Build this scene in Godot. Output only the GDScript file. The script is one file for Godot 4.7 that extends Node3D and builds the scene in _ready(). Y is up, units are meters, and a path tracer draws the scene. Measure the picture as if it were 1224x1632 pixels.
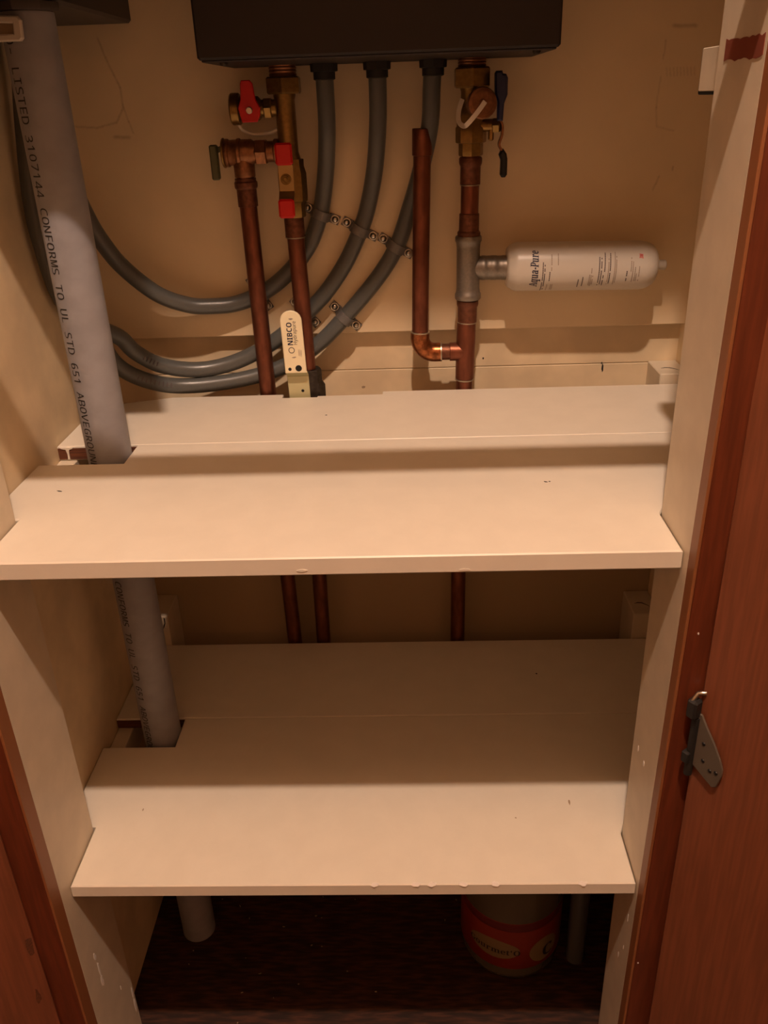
extends Node3D

# ---------------------------------------------------------------- mesh building
class Mb:
	var v := PackedVector3Array()
	var n := PackedVector3Array()
	var u := PackedVector2Array()
	func tri(a: Vector3, b: Vector3, c: Vector3, na: Vector3, nb: Vector3, nc: Vector3, ua := Vector2.ZERO, ub := Vector2.ZERO, uc := Vector2.ZERO) -> void:
		var g := (b - a).cross(c - a)
		if g.length_squared() < 1e-20: return
		if g.dot(na + nb + nc) > 0.0:
			v.append_array([a, c, b]); n.append_array([na, nc, nb]); u.append_array([ua, uc, ub])
		else:
			v.append_array([a, b, c]); n.append_array([na, nb, nc]); u.append_array([ua, ub, uc])
	func quad(a: Vector3, b: Vector3, c: Vector3, d: Vector3, nn: Vector3) -> void:
		tri(a, b, c, nn, nn, nn); tri(a, c, d, nn, nn, nn)
	# a closed outline in the local XY plane, extruded along local Z about z = 0, both rims bevelled
	func prism(poly: PackedVector2Array, depth: float, bevel := 0.0, xf := Transform3D.IDENTITY, soft := 0.0) -> void:
		var p := poly.duplicate()
		if Geometry2D.is_polygon_clockwise(p): p.reverse()
		var k := p.size()
		var inner := PackedVector2Array()
		var en := PackedVector2Array()
		for i in k:
			var e := (p[(i + 1) % k] - p[i]).normalized()
			en.append(Vector2(e.y, -e.x))
		for i in k:
			var a := en[(i + k - 1) % k]
			var b := en[i]
			var m := (a + b)
			if m.length() < 0.05: m = b
			m = m.normalized()
			inner.append(p[i] - m * bevel / maxf(0.4, m.dot(b)))
		var h := depth / 2.0
		var bs := xf.basis
		for i in k:
			var j := (i + 1) % k
			var n2 := en[i]
			var na := n2
			var nb := n2
			var pa := en[(i + k - 1) % k]
			var pb := en[j]
			if soft > 0.0 and pa.dot(n2) > cos(soft): na = (pa + n2).normalized()
			if soft > 0.0 and pb.dot(n2) > cos(soft): nb = (pb + n2).normalized()
			var A := xf * Vector3(p[i].x, p[i].y, -h + bevel)
			var B := xf * Vector3(p[j].x, p[j].y, -h + bevel)
			var Cc := xf * Vector3(p[j].x, p[j].y, h - bevel)
			var D := xf * Vector3(p[i].x, p[i].y, h - bevel)
			var NA := (bs * Vector3(na.x, na.y, 0)).normalized()
			var NB := (bs * Vector3(nb.x, nb.y, 0)).normalized()
			tri(A, B, Cc, NA, NB, NB); tri(A, Cc, D, NA, NB, NA)
			if bevel > 0.0:
				for s: float in [-1.0, 1.0]:
					var E := xf * Vector3(inner[i].x, inner[i].y, h * s)
					var F := xf * Vector3(inner[j].x, inner[j].y, h * s)
					var nn := (NA + NB + (bs * Vector3(0, 0, s)).normalized() * 2.0).normalized()
					var P := D if s > 0 else A
					var Q := Cc if s > 0 else B
					tri(P, Q, F, nn, nn, nn); tri(P, F, E, nn, nn, nn)
		var idx := Geometry2D.triangulate_polygon(inner)
		for s: float in [-1.0, 1.0]:
			var nn := (bs * Vector3(0, 0, s)).normalized()
			for t in range(0, idx.size(), 3):
				var q: Array[Vector3] = []
				for e in 3: q.append(xf * Vector3(inner[idx[t + e]].x, inner[idx[t + e]].y, h * s))
				tri(q[0], q[1], q[2], nn, nn, nn)
	func box(lo: Vector3, hi: Vector3, bevel := 0.001, xf := Transform3D.IDENTITY) -> void:
		var c := (lo + hi) / 2.0
		var s := (hi - lo) / 2.0
		var b := minf(bevel, minf(s.x, minf(s.y, s.z)) * 0.8)
		var p := PackedVector2Array([Vector2(-s.x + b, -s.y), Vector2(s.x - b, -s.y), Vector2(s.x, -s.y + b), Vector2(s.x, s.y - b), Vector2(s.x - b, s.y), Vector2(-s.x + b, s.y), Vector2(-s.x, s.y - b), Vector2(-s.x, -s.y + b)])
		prism(p, s.z * 2.0, b, xf * Transform3D(Basis.IDENTITY, c))
	# a profile of (radius, height) turned about local Y
	func lathe(prof: Array, xf := Transform3D.IDENTITY, seg := 28, facet := false, smooth_deg := 38.0) -> void:
		var m := prof.size()
		var sn := PackedVector2Array()
		for i in m - 1:
			var d: Vector2 = prof[i + 1] - prof[i]
			sn.append(Vector2(d.y, -d.x).normalized())
		for i in m - 1:
			var n0 := sn[i]
			var n1 := sn[i]
			if i > 0 and sn[i - 1].dot(sn[i]) > cos(deg_to_rad(smooth_deg)): n0 = (sn[i - 1] + sn[i]).normalized()
			if i < m - 2 and sn[i + 1].dot(sn[i]) > cos(deg_to_rad(smooth_deg)): n1 = (sn[i + 1] + sn[i]).normalized()
			for k in seg:
				var a := TAU * k / seg
				var b := TAU * (k + 1) / seg
				var am := a
				var bm := b
				if facet:
					am = (a + b) / 2.0; bm = am
				var P: Vector2 = prof[i]
				var Q: Vector2 = prof[i + 1]
				var p0 := xf * Vector3(P.x * cos(a), P.y, P.x * sin(a))
				var p1 := xf * Vector3(P.x * cos(b), P.y, P.x * sin(b))
				var p2 := xf * Vector3(Q.x * cos(b), Q.y, Q.x * sin(b))
				var p3 := xf * Vector3(Q.x * cos(a), Q.y, Q.x * sin(a))
				var g := func(nn: Vector2, an: float) -> Vector3: return (xf.basis * Vector3(nn.x * cos(an), nn.y, nn.x * sin(an))).normalized()
				var u0 := Vector2(float(k) / seg, float(i) / (m - 1))
				var u1 := Vector2(float(k + 1) / seg, float(i) / (m - 1))
				var u2 := Vector2(float(k + 1) / seg, float(i + 1) / (m - 1))
				var u3 := Vector2(float(k) / seg, float(i + 1) / (m - 1))
				tri(p0, p1, p2, g.call(n0, am), g.call(n0, bm), g.call(n1, bm), u0, u1, u2)
				tri(p0, p2, p3, g.call(n0, am), g.call(n1, bm), g.call(n1, am), u0, u2, u3)
	func tube(path: Array, r: float, seg := 20, caps := true) -> void:
		var k := path.size()
		var t0: Vector3 = (path[1] - path[0]).normalized()
		var x := t0.cross(Vector3.UP if absf(t0.y) < 0.9 else Vector3.RIGHT).normalized()
		var rings: Array = []
		var xs: Array = []
		for i in k:
			var t: Vector3
			if i == 0: t = (path[1] - path[0]).normalized()
			elif i == k - 1: t = (path[k - 1] - path[k - 2]).normalized()
			else: t = (path[i + 1] - path[i - 1]).normalized()
			x = (x - t * x.dot(t)).normalized()
			var y := t.cross(x)
			var ring := PackedVector3Array()
			for s in seg + 1:
				var a := TAU * s / seg
				ring.append(x * cos(a) + y * sin(a))
			rings.append(ring); xs.append(t)
		for i in k - 1:
			for s in seg:
				var A: Vector3 = rings[i][s]
				var B: Vector3 = rings[i][s + 1]
				var Cc: Vector3 = rings[i + 1][s + 1]
				var D: Vector3 = rings[i + 1][s]
				tri(path[i] + A * r, path[i] + B * r, path[i + 1] + Cc * r, A, B, Cc)
				tri(path[i] + A * r, path[i + 1] + Cc * r, path[i + 1] + D * r, A, Cc, D)
		if caps:
			for e: int in [0, k - 1]:
				var nn: Vector3 = -xs[0] if e == 0 else xs[k - 1]
				for s in seg: tri(path[e], path[e] + rings[e][s] * r, path[e] + rings[e][s + 1] * r, nn, nn, nn)
	func mesh() -> ArrayMesh:
		var a := []
		a.resize(Mesh.ARRAY_MAX)
		a[Mesh.ARRAY_VERTEX] = v; a[Mesh.ARRAY_NORMAL] = n; a[Mesh.ARRAY_TEX_UV] = u
		var m := ArrayMesh.new()
		m.add_surface_from_arrays(Mesh.PRIMITIVE_TRIANGLES, a)
		return m

var M := {}
var taken := {}
var rng := RandomNumberGenerator.new()

func V(x: float, y: float, z: float) -> Vector3: return Vector3(x, y, z)
func P2(x: float, y: float) -> Vector2: return Vector2(x, y)

func numbered(called: String) -> String:
	if not taken.has(called):
		taken[called] = 0
		return called
	taken[called] += 1
	return "%s_%03d" % [called, taken[called]]

func thing(called: String, label: String, category: String, at: Vector3, group := "") -> Node3D:
	var o := Node3D.new()
	o.name = numbered(called)
	add_child(o)
	o.position = at
	tag(o, label, category, group)
	return o

func tag(o: Node, label: String, category: String, group := "") -> void:
	o.set_meta("label", label)
	o.set_meta("category", category)
	if group != "": o.set_meta("group", group)

# commits a mesh; the coordinates are world coordinates, the parent's position is taken off
func obj(called: String, mb: Mb, mat: Material, parent: Node3D = null) -> MeshInstance3D:
	var o := MeshInstance3D.new()
	o.mesh = mb.mesh()
	o.material_override = mat
	o.cast_shadow = GeometryInstance3D.SHADOW_CASTING_SETTING_ON
	if parent == null:
		o.name = numbered(called)
		add_child(o)
	else:
		o.name = called
		parent.add_child(o, true)
		o.position = -origin_of(parent)
	return o

func origin_of(nd: Node) -> Vector3:
	var s := Vector3.ZERO
	var c := nd
	while c != self and c != null:
		s += (c as Node3D).position
		c = c.get_parent()
	return s

func struct_node(called: String, label: String, category: String) -> Node3D:
	var o := thing(called, label, category, Vector3.ZERO)
	o.set_meta("kind", "structure")
	return o

func xf_y(at: Vector3, dir: Vector3, spin := 0.0) -> Transform3D:   # local Y along dir
	var y := dir.normalized()
	var x := y.cross(Vector3.BACK if absf(y.z) < 0.9 else Vector3.UP).normalized()
	var z := x.cross(y)
	return Transform3D(Basis(x, y, z), at) * Transform3D(Basis(Vector3.UP, spin), Vector3.ZERO)

func pts(a: Array) -> PackedVector2Array:
	var p := PackedVector2Array()
	for i in range(0, a.size(), 2): p.append(Vector2(a[i], a[i + 1]))
	return p

func curve(a: Array, steps := 6) -> Array:      # Catmull-Rom through the points
	var out: Array = []
	for i in a.size() - 1:
		var p0: Vector3 = a[maxi(i - 1, 0)]
		var p1: Vector3 = a[i]
		var p2: Vector3 = a[i + 1]
		var p3: Vector3 = a[mini(i + 2, a.size() - 1)]
		for s in steps:
			out.append(p1.cubic_interpolate(p2, p0, p3, float(s) / steps))
	out.append(a[a.size() - 1])
	return out

# lettering: flat text mesh, every vertex sent through a bend
func letters(text: String, height: float, font_name: String, bend: Callable, italic := false, bold := false) -> Mb:
	var f := SystemFont.new()
	f.font_names = PackedStringArray([font_name])
	f.font_italic = italic
	f.font_weight = 700 if bold else 400
	var t := TextMesh.new()
	t.font = f
	t.text = text
	t.font_size = 64
	t.pixel_size = height / 46.0
	t.depth = 0.0
	t.curve_step = 2.0
	var a := t.get_mesh_arrays()
	var vs: PackedVector3Array = a[Mesh.ARRAY_VERTEX]
	var ix = a[Mesh.ARRAY_INDEX]
	var mb := Mb.new()
	var order: Array = []
	if ix != null and ix.size() > 0:
		for i in ix: order.append(i)
	else:
		for i in vs.size(): order.append(i)
	for i in range(0, order.size() - 2, 3):
		var stack: Array = [[vs[order[i]], vs[order[i + 1]], vs[order[i + 2]]]]
		while stack.size() > 0:
			var t3: Array = stack.pop_back()
			var k := 0
			for e in 3:
				if t3[e].distance_to(t3[(e + 1) % 3]) > t3[k].distance_to(t3[(k + 1) % 3]): k = e
			if t3[k].distance_to(t3[(k + 1) % 3]) > 0.0022:      # long triangles are cut so that they follow the curve
				var mid: Vector3 = (t3[k] + t3[(k + 1) % 3]) / 2.0
				stack.append([t3[k], mid, t3[(k + 2) % 3]])
				stack.append([mid, t3[(k + 1) % 3], t3[(k + 2) % 3]])
				continue
			var q: Array[Vector3] = []
			var nr: Array[Vector3] = []
			for e in 3:
				var r: Array = bend.call(t3[e].x, t3[e].y)
				q.append(r[0]); nr.append(r[1])
			mb.tri(q[0], q[1], q[2], nr[0], nr[1], nr[2])
	return mb

# ---------------------------------------------------------------- materials
func noise_tex(freq: float, lo: Color, hi: Color, normal := false, bump := 1.0, sd := 1, oct := 4) -> NoiseTexture2D:
	var t := NoiseTexture2D.new()
	var f := FastNoiseLite.new()
	f.seed = sd
	f.frequency = freq
	f.fractal_octaves = oct
	t.noise = f
	t.width = 512; t.height = 512
	t.seamless = true
	if normal:
		t.as_normal_map = true
		t.bump_strength = bump
	else:
		var g := Gradient.new()
		g.offsets = PackedFloat32Array([0.25, 0.75])
		g.colors = PackedColorArray([lo, hi])
		t.color_ramp = g
	return t

func mat(name_: String, c: Color, rough := 0.5, metal := 0.0) -> StandardMaterial3D:
	var m := StandardMaterial3D.new()
	m.albedo_color = c
	m.roughness = rough
	m.metallic = metal
	M[name_] = m
	return m

func tri_noise(m: StandardMaterial3D, scale: Vector3, freq: float, lo: float, hi: float, sd := 1, world := true) -> void:
	m.albedo_texture = noise_tex(freq, Color(lo, lo, lo), Color(hi, hi, hi), false, 1.0, sd)
	m.uv1_triplanar = true
	m.uv1_world_triplanar = world
	m.uv1_scale = scale

func bump(m: StandardMaterial3D, freq: float, strength: float, sd := 7) -> void:
	m.normal_enabled = true
	m.normal_texture = noise_tex(freq, Color.BLACK, Color.WHITE, true, 2.0, sd)
	m.normal_scale = strength

func make_materials() -> void:
	var m := mat("paint", Color(0.84, 0.79, 0.70), 0.42)          # gloss cream enamel on the shelves and jambs
	tri_noise(m, Vector3(3, 3, 3), 0.012, 0.965, 1.0, 3); bump(m, 0.03, 0.10)
	m = mat("shelf_paint", Color(0.87, 0.84, 0.78), 0.38)
	tri_noise(m, Vector3(3, 3, 3), 0.012, 0.985, 1.0, 4); bump(m, 0.03, 0.08)
	m = mat("wall_paint", Color(0.89, 0.81, 0.67), 0.6)
	tri_noise(m, Vector3(2, 2, 2), 0.01, 0.93, 1.0, 5); bump(m, 0.04, 0.12)
	m = mat("hall_paint", Color(0.675, 0.57, 0.45), 0.8)
	m = mat("raw_wood", Color(0.42, 0.23, 0.12), 0.8)
	tri_noise(m, Vector3(2, 30, 30), 0.02, 0.7, 1.0, 6)
	m = mat("edge_wood", Color(0.54, 0.34, 0.20), 0.5)
	m = mat("plate_grey", Color(0.36, 0.33, 0.29), 0.5, 0.2)
	m = mat("frame_wood", Color(0.41, 0.19, 0.10), 0.42)
	tri_noise(m, Vector3(14, 0.9, 14), 0.02, 0.86, 1.0, 8)
	m = mat("door_wood", Color(0.50, 0.29, 0.19), 0.42)
	tri_noise(m, Vector3(16, 0.8, 16), 0.02, 0.90, 1.0, 9, false)
	m = mat("floor_wood", Color(0.29, 0.16, 0.09), 0.6)
	tri_noise(m, Vector3(2, 2, 14), 0.02, 0.5, 1.0, 10)
	m = mat("copper", Color(0.53, 0.32, 0.24), 0.40, 0.85)
	tri_noise(m, Vector3(9, 3, 9), 0.015, 0.82, 1.0, 11); bump(m, 0.05, 0.1)
	m = mat("copper_bright", Color(0.70, 0.43, 0.27), 0.30, 0.95)
	tri_noise(m, Vector3(12, 12, 12), 0.02, 0.7, 1.0, 12)
	m = mat("copper_dull", Color(0.50, 0.32, 0.24), 0.5, 0.8)
	tri_noise(m, Vector3(12, 12, 12), 0.02, 0.80, 1.0, 13)
	m = mat("solder", Color(0.72, 0.68, 0.60), 0.35, 0.9)
	m = mat("brass", Color(0.58, 0.46, 0.26), 0.34, 0.9)
	tri_noise(m, Vector3(14, 14, 14), 0.02, 0.90, 1.0, 14)
	m = mat("bronze", Color(0.60, 0.41, 0.28), 0.42, 0.85)
	tri_noise(m, Vector3(14, 14, 14), 0.02, 0.86, 1.0, 15)
	m = mat("steel", Color(0.74, 0.72, 0.68), 0.28, 1.0)
	m = mat("dark_steel", Color(0.30, 0.27, 0.24), 0.48, 0.8)
	tri_noise(m, Vector3(12, 12, 12), 0.02, 0.7, 1.0, 16)
	m = mat("zinc", Color(0.56, 0.53, 0.49), 0.42, 0.75)
	tri_noise(m, Vector3(14, 14, 14), 0.03, 0.92, 1.0, 17)
	m = mat("red_vinyl", Color(0.78, 0.05, 0.05), 0.45)
	m = mat("blue_vinyl", Color(0.06, 0.12, 0.30), 0.4)
	m = mat("black_vinyl", Color(0.05, 0.05, 0.05), 0.45)
	m = mat("olive_metal", Color(0.36, 0.36, 0.26), 0.5, 0.5)
	m = mat("heater_case", Color(0.14, 0.11, 0.10), 0.6, 0.2)
	m = mat("heater_lip", Color(0.15, 0.12, 0.11), 0.6, 0.2)
	m = mat("black_rubber", Color(0.10, 0.095, 0.09), 0.6)
	m = mat("hose_grey", Color(0.33, 0.335, 0.325), 0.30)
	bump(m, 0.25, 0.35); m.uv1_triplanar = true; m.uv1_scale = Vector3(12, 12, 12)
	m = mat("strap_grey", Color(0.42, 0.41, 0.40), 0.5, 0.3)
	m = mat("pvc_grey", Color(0.56, 0.56, 0.58), 0.48)
	tri_noise(m, Vector3(4, 4, 4), 0.015, 0.93, 1.0, 18)
	m = mat("box_grey", Color(0.30, 0.275, 0.26), 0.55, 0.3)
	m = mat("white_plastic", Color(0.78, 0.75, 0.70), 0.33)
	m = mat("strap_white", Color(0.86, 0.82, 0.76), 0.4)
	m = mat("handle_cream", Color(0.93, 0.88, 0.74), 0.4)
	m = mat("handle_base", Color(0.78, 0.76, 0.60), 0.4, 0.3)
	m = mat("ink_blue", Color(0.08, 0.08, 0.22), 0.6)
	m = mat("ink_grey", Color(0.30, 0.25, 0.26), 0.6)
	m = mat("ink_pale", Color(0.62, 0.56, 0.50), 0.6)
	m = mat("ink_black", Color(0.10, 0.09, 0.09), 0.6)
	m = mat("ink_red", Color(0.80, 0.05, 0.06), 0.5)
	m = mat("dark_hole", Color(0.05, 0.045, 0.04), 0.8)
	m = mat("primer", Color(0.48, 0.22, 0.14), 0.7)
	m = mat("shaded_paint", Color(0.66, 0.58, 0.46), 0.75)  # wall cream darkened: shade below the upper shelf put into the colour
	m = mat("handle_metal", Color(0.66, 0.56, 0.38), 0.32, 0.9)
	m = mat("stain", Color(0.60, 0.52, 0.42), 0.7)
	m = mat("chip", Color(0.95, 0.93, 0.90), 0.5)
	m = mat("jar_plastic", Color(0.34, 0.31, 0.25), 0.25)  # jar colour darkened to stand for shade under the lower shelf
	m = mat("label_orange", Color(0.48, 0.14, 0.06), 0.45)  # label colours darkened likewise, shade mixed into them
	m = mat("label_cream", Color(0.48, 0.41, 0.28), 0.45)
	m = mat("label_red", Color(0.36, 0.08, 0.06), 0.45)
	m = mat("bulb_glow", Color(1, 0.9, 0.75), 0.4)
	m.emission_enabled = true
	m.emission = Color(1.0, 0.84, 0.66)
	m.emission_energy_multiplier = 3.0

# ---------------------------------------------------------------- measures (metres; y = 0 is the top of the upper shelf, z = 0 the back panel)
const XL := -0.2512
const XR := 0.3543
const XI := -0.285      # left inner wall
const XO := 0.494       # right inner wall
const FLOOR := -0.787
const CEIL := 1.78
const Y2 := -0.4004
const LAMP := Vector3(0.13, 1.68, 1.15)

func _ready() -> void:
	rng.seed = 5
	# camera
	var cam := Camera3D.new()
	cam.name = "camera"
	cam.transform = Transform3D(Basis(V(0.99923, -0.033227, -0.020855), V(0.020657, 0.897586, -0.440356), V(0.033351, 0.439586, 0.897581)).orthonormalized(), V(0.12608, 0.3503, 1.13))
	cam.fov = 62.384
	cam.near = 0.02
	add_child(cam)
	cam.current = true
	# sky (closed room: nothing of it is seen), exposure
	var we := WorldEnvironment.new()
	we.name = "environment"
	var env := Environment.new()
	env.background_mode = Environment.BG_COLOR
	env.background_color = Color(0.02, 0.015, 0.01)
	env.tonemap_mode = Environment.TONE_MAPPER_LINEAR
	env.tonemap_exposure = 1.0
	env.sdfgi_enabled = true
	env.ssao_enabled = true
	env.ssil_enabled = true
	we.environment = env
	add_child(we)
	# the one lamp: a warm bulb under the hallway ceiling
	var lamp := OmniLight3D.new()
	lamp.name = "ceiling_lamp_light"
	lamp.position = LAMP
	lamp.light_color = Color(1.0, 0.865, 0.77)
	lamp.light_energy = 2.78
	lamp.light_size = 0.024
	lamp.omni_range = 8.0
	lamp.omni_attenuation = 2.0
	lamp.shadow_enabled = true
	add_child(lamp)
	make_materials()
	build_room()
	build_shelves()
	build_doors()
	build_heater()
	build_conduits()
	build_pipes()
	build_filter()
	build_floor_things()

# ---------------------------------------------------------------- the cabinet and the hallway
func build_room() -> void:
	var b := Mb.new()
	b.box(V(-1.3, FLOOR - 0.04, -0.08), V(1.5, FLOOR, 2.4), 0.0005)
	var f := obj("floor", b, M.floor_wood); f.set_meta("kind", "structure"); tag(f, "dark brown wooden floor under the bottom shelf", "floor")
	b = Mb.new()
	b.box(V(-1.3, CEIL, -0.08), V(1.5, CEIL + 0.04, 2.4), 0.0005)
	f = obj("ceiling", b, M.hall_paint); f.set_meta("kind", "structure"); tag(f, "plain cream ceiling over cupboard and hallway", "ceiling")
	# back wall: an upper panel standing proud of the boards below it
	var wb := struct_node("wall_back", "cream painted back wall of the cupboard behind the pipes", "wall")
	b = Mb.new(); b.box(V(XI - 0.02, 0.0665, -0.018), V(XO + 0.02, CEIL, 0.0), 0.0012)
	for i in b.v.size(): b.u[i] = Vector2((b.v[i].x + 0.3) / 0.85, (0.55 - b.v[i].y) / 0.85)
	obj("upper_panel", b, panel_material(), wb)
	b = Mb.new(); b.box(V(XI - 0.02, 0.0105, -0.036), V(XO + 0.02, 0.0665 + 0.002, -0.018), 0.0008); obj("board", b, M.wall_paint, wb)
	b = Mb.new(); b.box(V(XI - 0.02, -0.0300, -0.036), V(XO + 0.02, 0.0098, -0.018), 0.0008); obj("board", b, M.wall_paint, wb)
	b = Mb.new(); b.box(V(XI - 0.02, FLOOR, -0.036), V(XO + 0.02, -0.0307, -0.018), 0.0008); obj("board", b, M.shaded_paint, wb)  # lowest board, its shade painted in by the darker cream
	b = Mb.new(); b.box(V(XI - 0.02, FLOOR, -0.07), V(XO + 0.02, CEIL, -0.036), 0.0005); obj("backing", b, M.wall_paint, wb)
	# marks on the lower boards
	for q: Array in [[0.394, 0.0035, 0.0013, 0.006], [0.3925, 0.011, 0.0010, 0.0015], [0.2286, 0.0219, 0.0010, 0.002], [0.0615, -0.0150, 0.003, 0.002]]:
		b = Mb.new(); blot(b, V(q[0], q[1], -0.0179), V(1, 0, 0), V(0, 1, 0), q[2], q[3], 0.0002)
		obj("dark_mark", b, M.dark_hole if q[2] < 0.002 else M.stain, wb)
	var wl := struct_node("wall_left", "cream painted left side wall inside the cupboard", "wall")
	b = Mb.new(); b.box(V(XI - 0.04, FLOOR, -0.05), V(XI, CEIL, 0.50), 0.0008); obj("lining", b, M.wall_paint, wl)
	var wr := struct_node("wall_right", "cream painted right side wall behind the right jamb", "wall")
	b = Mb.new(); b.box(V(XO, FLOOR, -0.05), V(XO + 0.04, CEIL, 0.50), 0.0008); obj("lining", b, M.wall_paint, wr)
	# jambs
	var jl := struct_node("trim_1", "cream painted left jamb of the cupboard opening, chipped near floor", "trim")
	b = Mb.new()
	b.prism(pts([XI, 0.4163, XL - 0.003, 0.4163, XL, 0.4193, XL, 0.5165, XI, 0.5165]), CEIL - FLOOR, 0.0, Transform3D(Basis(V(1, 0, 0), V(0, 0, 1), V(0, -1, 0)), V(0, (CEIL + FLOOR) / 2, 0)))
	obj("jamb_board", b, M.paint, jl)
	for q: Array in [[-0.53, 0.486, 0.003, 0.006], [-0.555, 0.484, 0.0018, 0.014], [-0.575, 0.484, 0.003, 0.009], [-0.685, 0.4235, 0.002, 0.010], [-0.71, 0.424, 0.0025, 0.012], [-0.64, 0.448, 0.001, 0.004]]:
		b = Mb.new(); blot(b, V(XL, q[0], q[1]), V(0, 0, 1), V(0, 1, 0), q[2], q[3], 0.0003)
		obj("paint_chip", b, M.chip, jl)
	var jr := struct_node("trim_2", "cream painted right jamb with a red brown smear near the top", "trim")
	b = Mb.new()
	b.prism(pts([XR + 0.036, 0.4163, XR + 0.006, 0.4163, XR, 0.4300, XR, 0.4900, XR + 0.036, 0.4900]), CEIL - FLOOR, 0.0, Transform3D(Basis(V(1, 0, 0), V(0, 0, 1), V(0, -1, 0)), V(0, (CEIL + FLOOR) / 2, 0)))
	var zy := Transform3D(Basis(V(0, 0, 1), V(0, 1, 0), V(-1, 0, 0)), V(XR + 0.018, 0, 0))
	b.prism(pts([0.4899, FLOOR, 0.512 + 0.022 * FLOOR, FLOOR, 0.512 + 0.022 * CEIL, CEIL, 0.4899, CEIL]), 0.036, 0.0, zy)
	obj("jamb_board", b, M.paint, jr)
	b = Mb.new(); b.box(V(XR + 0.0055, 0.012, 0.4138), V(XR + 0.034, 0.3453, 0.4162), 0.0003); obj("dark_rear_rim", b, M.raw_wood, jr)
	b = Mb.new(); b.box(V(XR + 0.0055, 0.3778, 0.4138), V(XR + 0.034, 0.70, 0.4162), 0.0003); obj("dark_rear_rim", b, M.raw_wood, jr)
	b = Mb.new(); ragged(b, V(XR, 0.3722, 0.480), V(0, 0, 1), V(0, 1, 0), 0.036, 0.0062, 0.0004)
	obj("primer_smear", b, M.primer, jr)
	for q: Array in [[-0.262, 0.448, 0.0022, 0.004], [-0.262, 0.470, 0.002, 0.004], [-0.47, 0.485, 0.0015, 0.006], [-0.55, 0.47, 0.0015, 0.005], [-0.52, 0.483, 0.001, 0.004]]:
		b = Mb.new(); blot(b, V(XR, q[0], q[1]), V(0, 0, 1), V(0, 1, 0), q[2], q[3], 0.0003)
		obj("paint_chip", b, M.chip, jr)
	# block at the rear edge of the right jamb
	b = Mb.new(); b.box(V(XR + 0.012, 0.3465, 0.354), V(XR + 0.034, 0.3775, 0.4162), 0.0006)
	var bl := thing("wood_block", "x", "block", V(XR + 0.02, 0.36, 0.40)); obj("block", b, M.paint, bl)
	b = Mb.new(); b.box(V(XR + 0.0124, 0.3446, 0.3526), V(XR + 0.034, 0.3776, 0.354), 0.0003); obj("dark_gap_edge", b, M.dark_hole, bl)
	b = Mb.new(); b.box(V(XR + 0.0124, 0.3440, 0.354), V(XR + 0.034, 0.3465, 0.4162), 0.0003); obj("dark_gap_edge", b, M.dark_hole, bl)
	tag(bl, "small cream painted block jutting from rear edge of right jamb", "block")
	# header rail between this opening and the one above it
	b = Mb.new(); b.box(V(XL, 0.420, 0.504), V(XR, 0.466, 0.528), 0.002)
	var t3 := obj("trim_3", b, M.frame_wood); t3.set_meta("kind", "structure"); tag(t3, "brown wooden rail across the opening above the heater bottom", "trim")
	# face frame stiles
	b = Mb.new(); b.box(V(-0.34, FLOOR, 0.5167), V(XL - 0.0025, CEIL, 0.536), 0.0008)
	var t4 := obj("trim_4", b, M.frame_wood); t4.set_meta("kind", "structure"); tag(t4, "reddish brown wooden stile beside the left jamb", "trim")
	b = Mb.new(); b.box(V(XL - 0.0025, FLOOR, 0.5167), V(XL, CEIL, 0.536), 0.0004); obj("edge_strip", b, M.edge_wood, t4)
	b = Mb.new(); b.prism(pts([0.5122 + 0.022 * FLOOR, FLOOR, 0.528 + 0.022 * FLOOR, FLOOR, 0.528 + 0.022 * CEIL, CEIL, 0.5122 + 0.022 * CEIL, CEIL]), 0.143, 0.0006, Transform3D(zy.basis, V(XR + 0.0025 + 0.0715, 0, 0)))
	var t5 := obj("trim_5", b, M.frame_wood); t5.set_meta("kind", "structure"); tag(t5, "reddish brown wooden stile between right jamb and right door", "trim")
	b = Mb.new(); b.prism(pts([0.5122 + 0.022 * FLOOR, FLOOR, 0.528 + 0.022 * FLOOR, FLOOR, 0.528 + 0.022 * CEIL, CEIL, 0.5122 + 0.022 * CEIL, CEIL]), 0.0025, 0.0003, Transform3D(zy.basis, V(XR + 0.00125, 0, 0))); obj("edge_strip", b, M.edge_wood, t5)
	for q: Array in [[XR + 0.012, -0.066, 0.5267], [XR + 0.006, -0.5, 0.5172]]:
		b = Mb.new(); blot(b, V(q[0], q[1], q[2]), V(1, 0, 0), V(0, 1, 0), 0.0008, 0.0012, 0.0002)
		var dd := obj("paint_speck", b, M.chip, t5)
		dd.position = Vector3.ZERO
	# hallway shell
	var wf := struct_node("wall_front", "cream hallway wall around the cupboard opening", "wall")
	b = Mb.new(); b.box(V(-1.3, FLOOR, 0.46), V(-0.34, CEIL, 0.52), 0.0008); obj("wall_section", b, M.hall_paint, wf)
	b = Mb.new(); b.box(V(-0.34, 0.80, 0.47), V(0.54, CEIL, 0.5165), 0.0008); obj("wall_section", b, M.hall_paint, wf)
	b = Mb.new(); b.box(V(0.54, FLOOR, 0.46), V(1.5, CEIL, 0.52), 0.0008); obj("wall_section", b, M.hall_paint, wf)
	for q: Array in [["wall_hall_left", V(-1.34, FLOOR, 0.46), V(-1.3, CEIL, 2.4), "cream hallway wall left of the camera"], ["wall_hall_right", V(1.5, FLOOR, 0.46), V(1.54, CEIL, 2.4), "cream hallway wall right of the camera"], ["wall_hall_rear", V(-1.34, FLOOR, 2.4), V(1.54, CEIL, 2.44), "cream hallway wall behind the camera"]]:
		b = Mb.new(); b.box(q[1], q[2], 0.0008)
		var o := obj(q[0], b, M.hall_paint); o.set_meta("kind", "structure"); tag(o, q[3], "wall")
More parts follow.
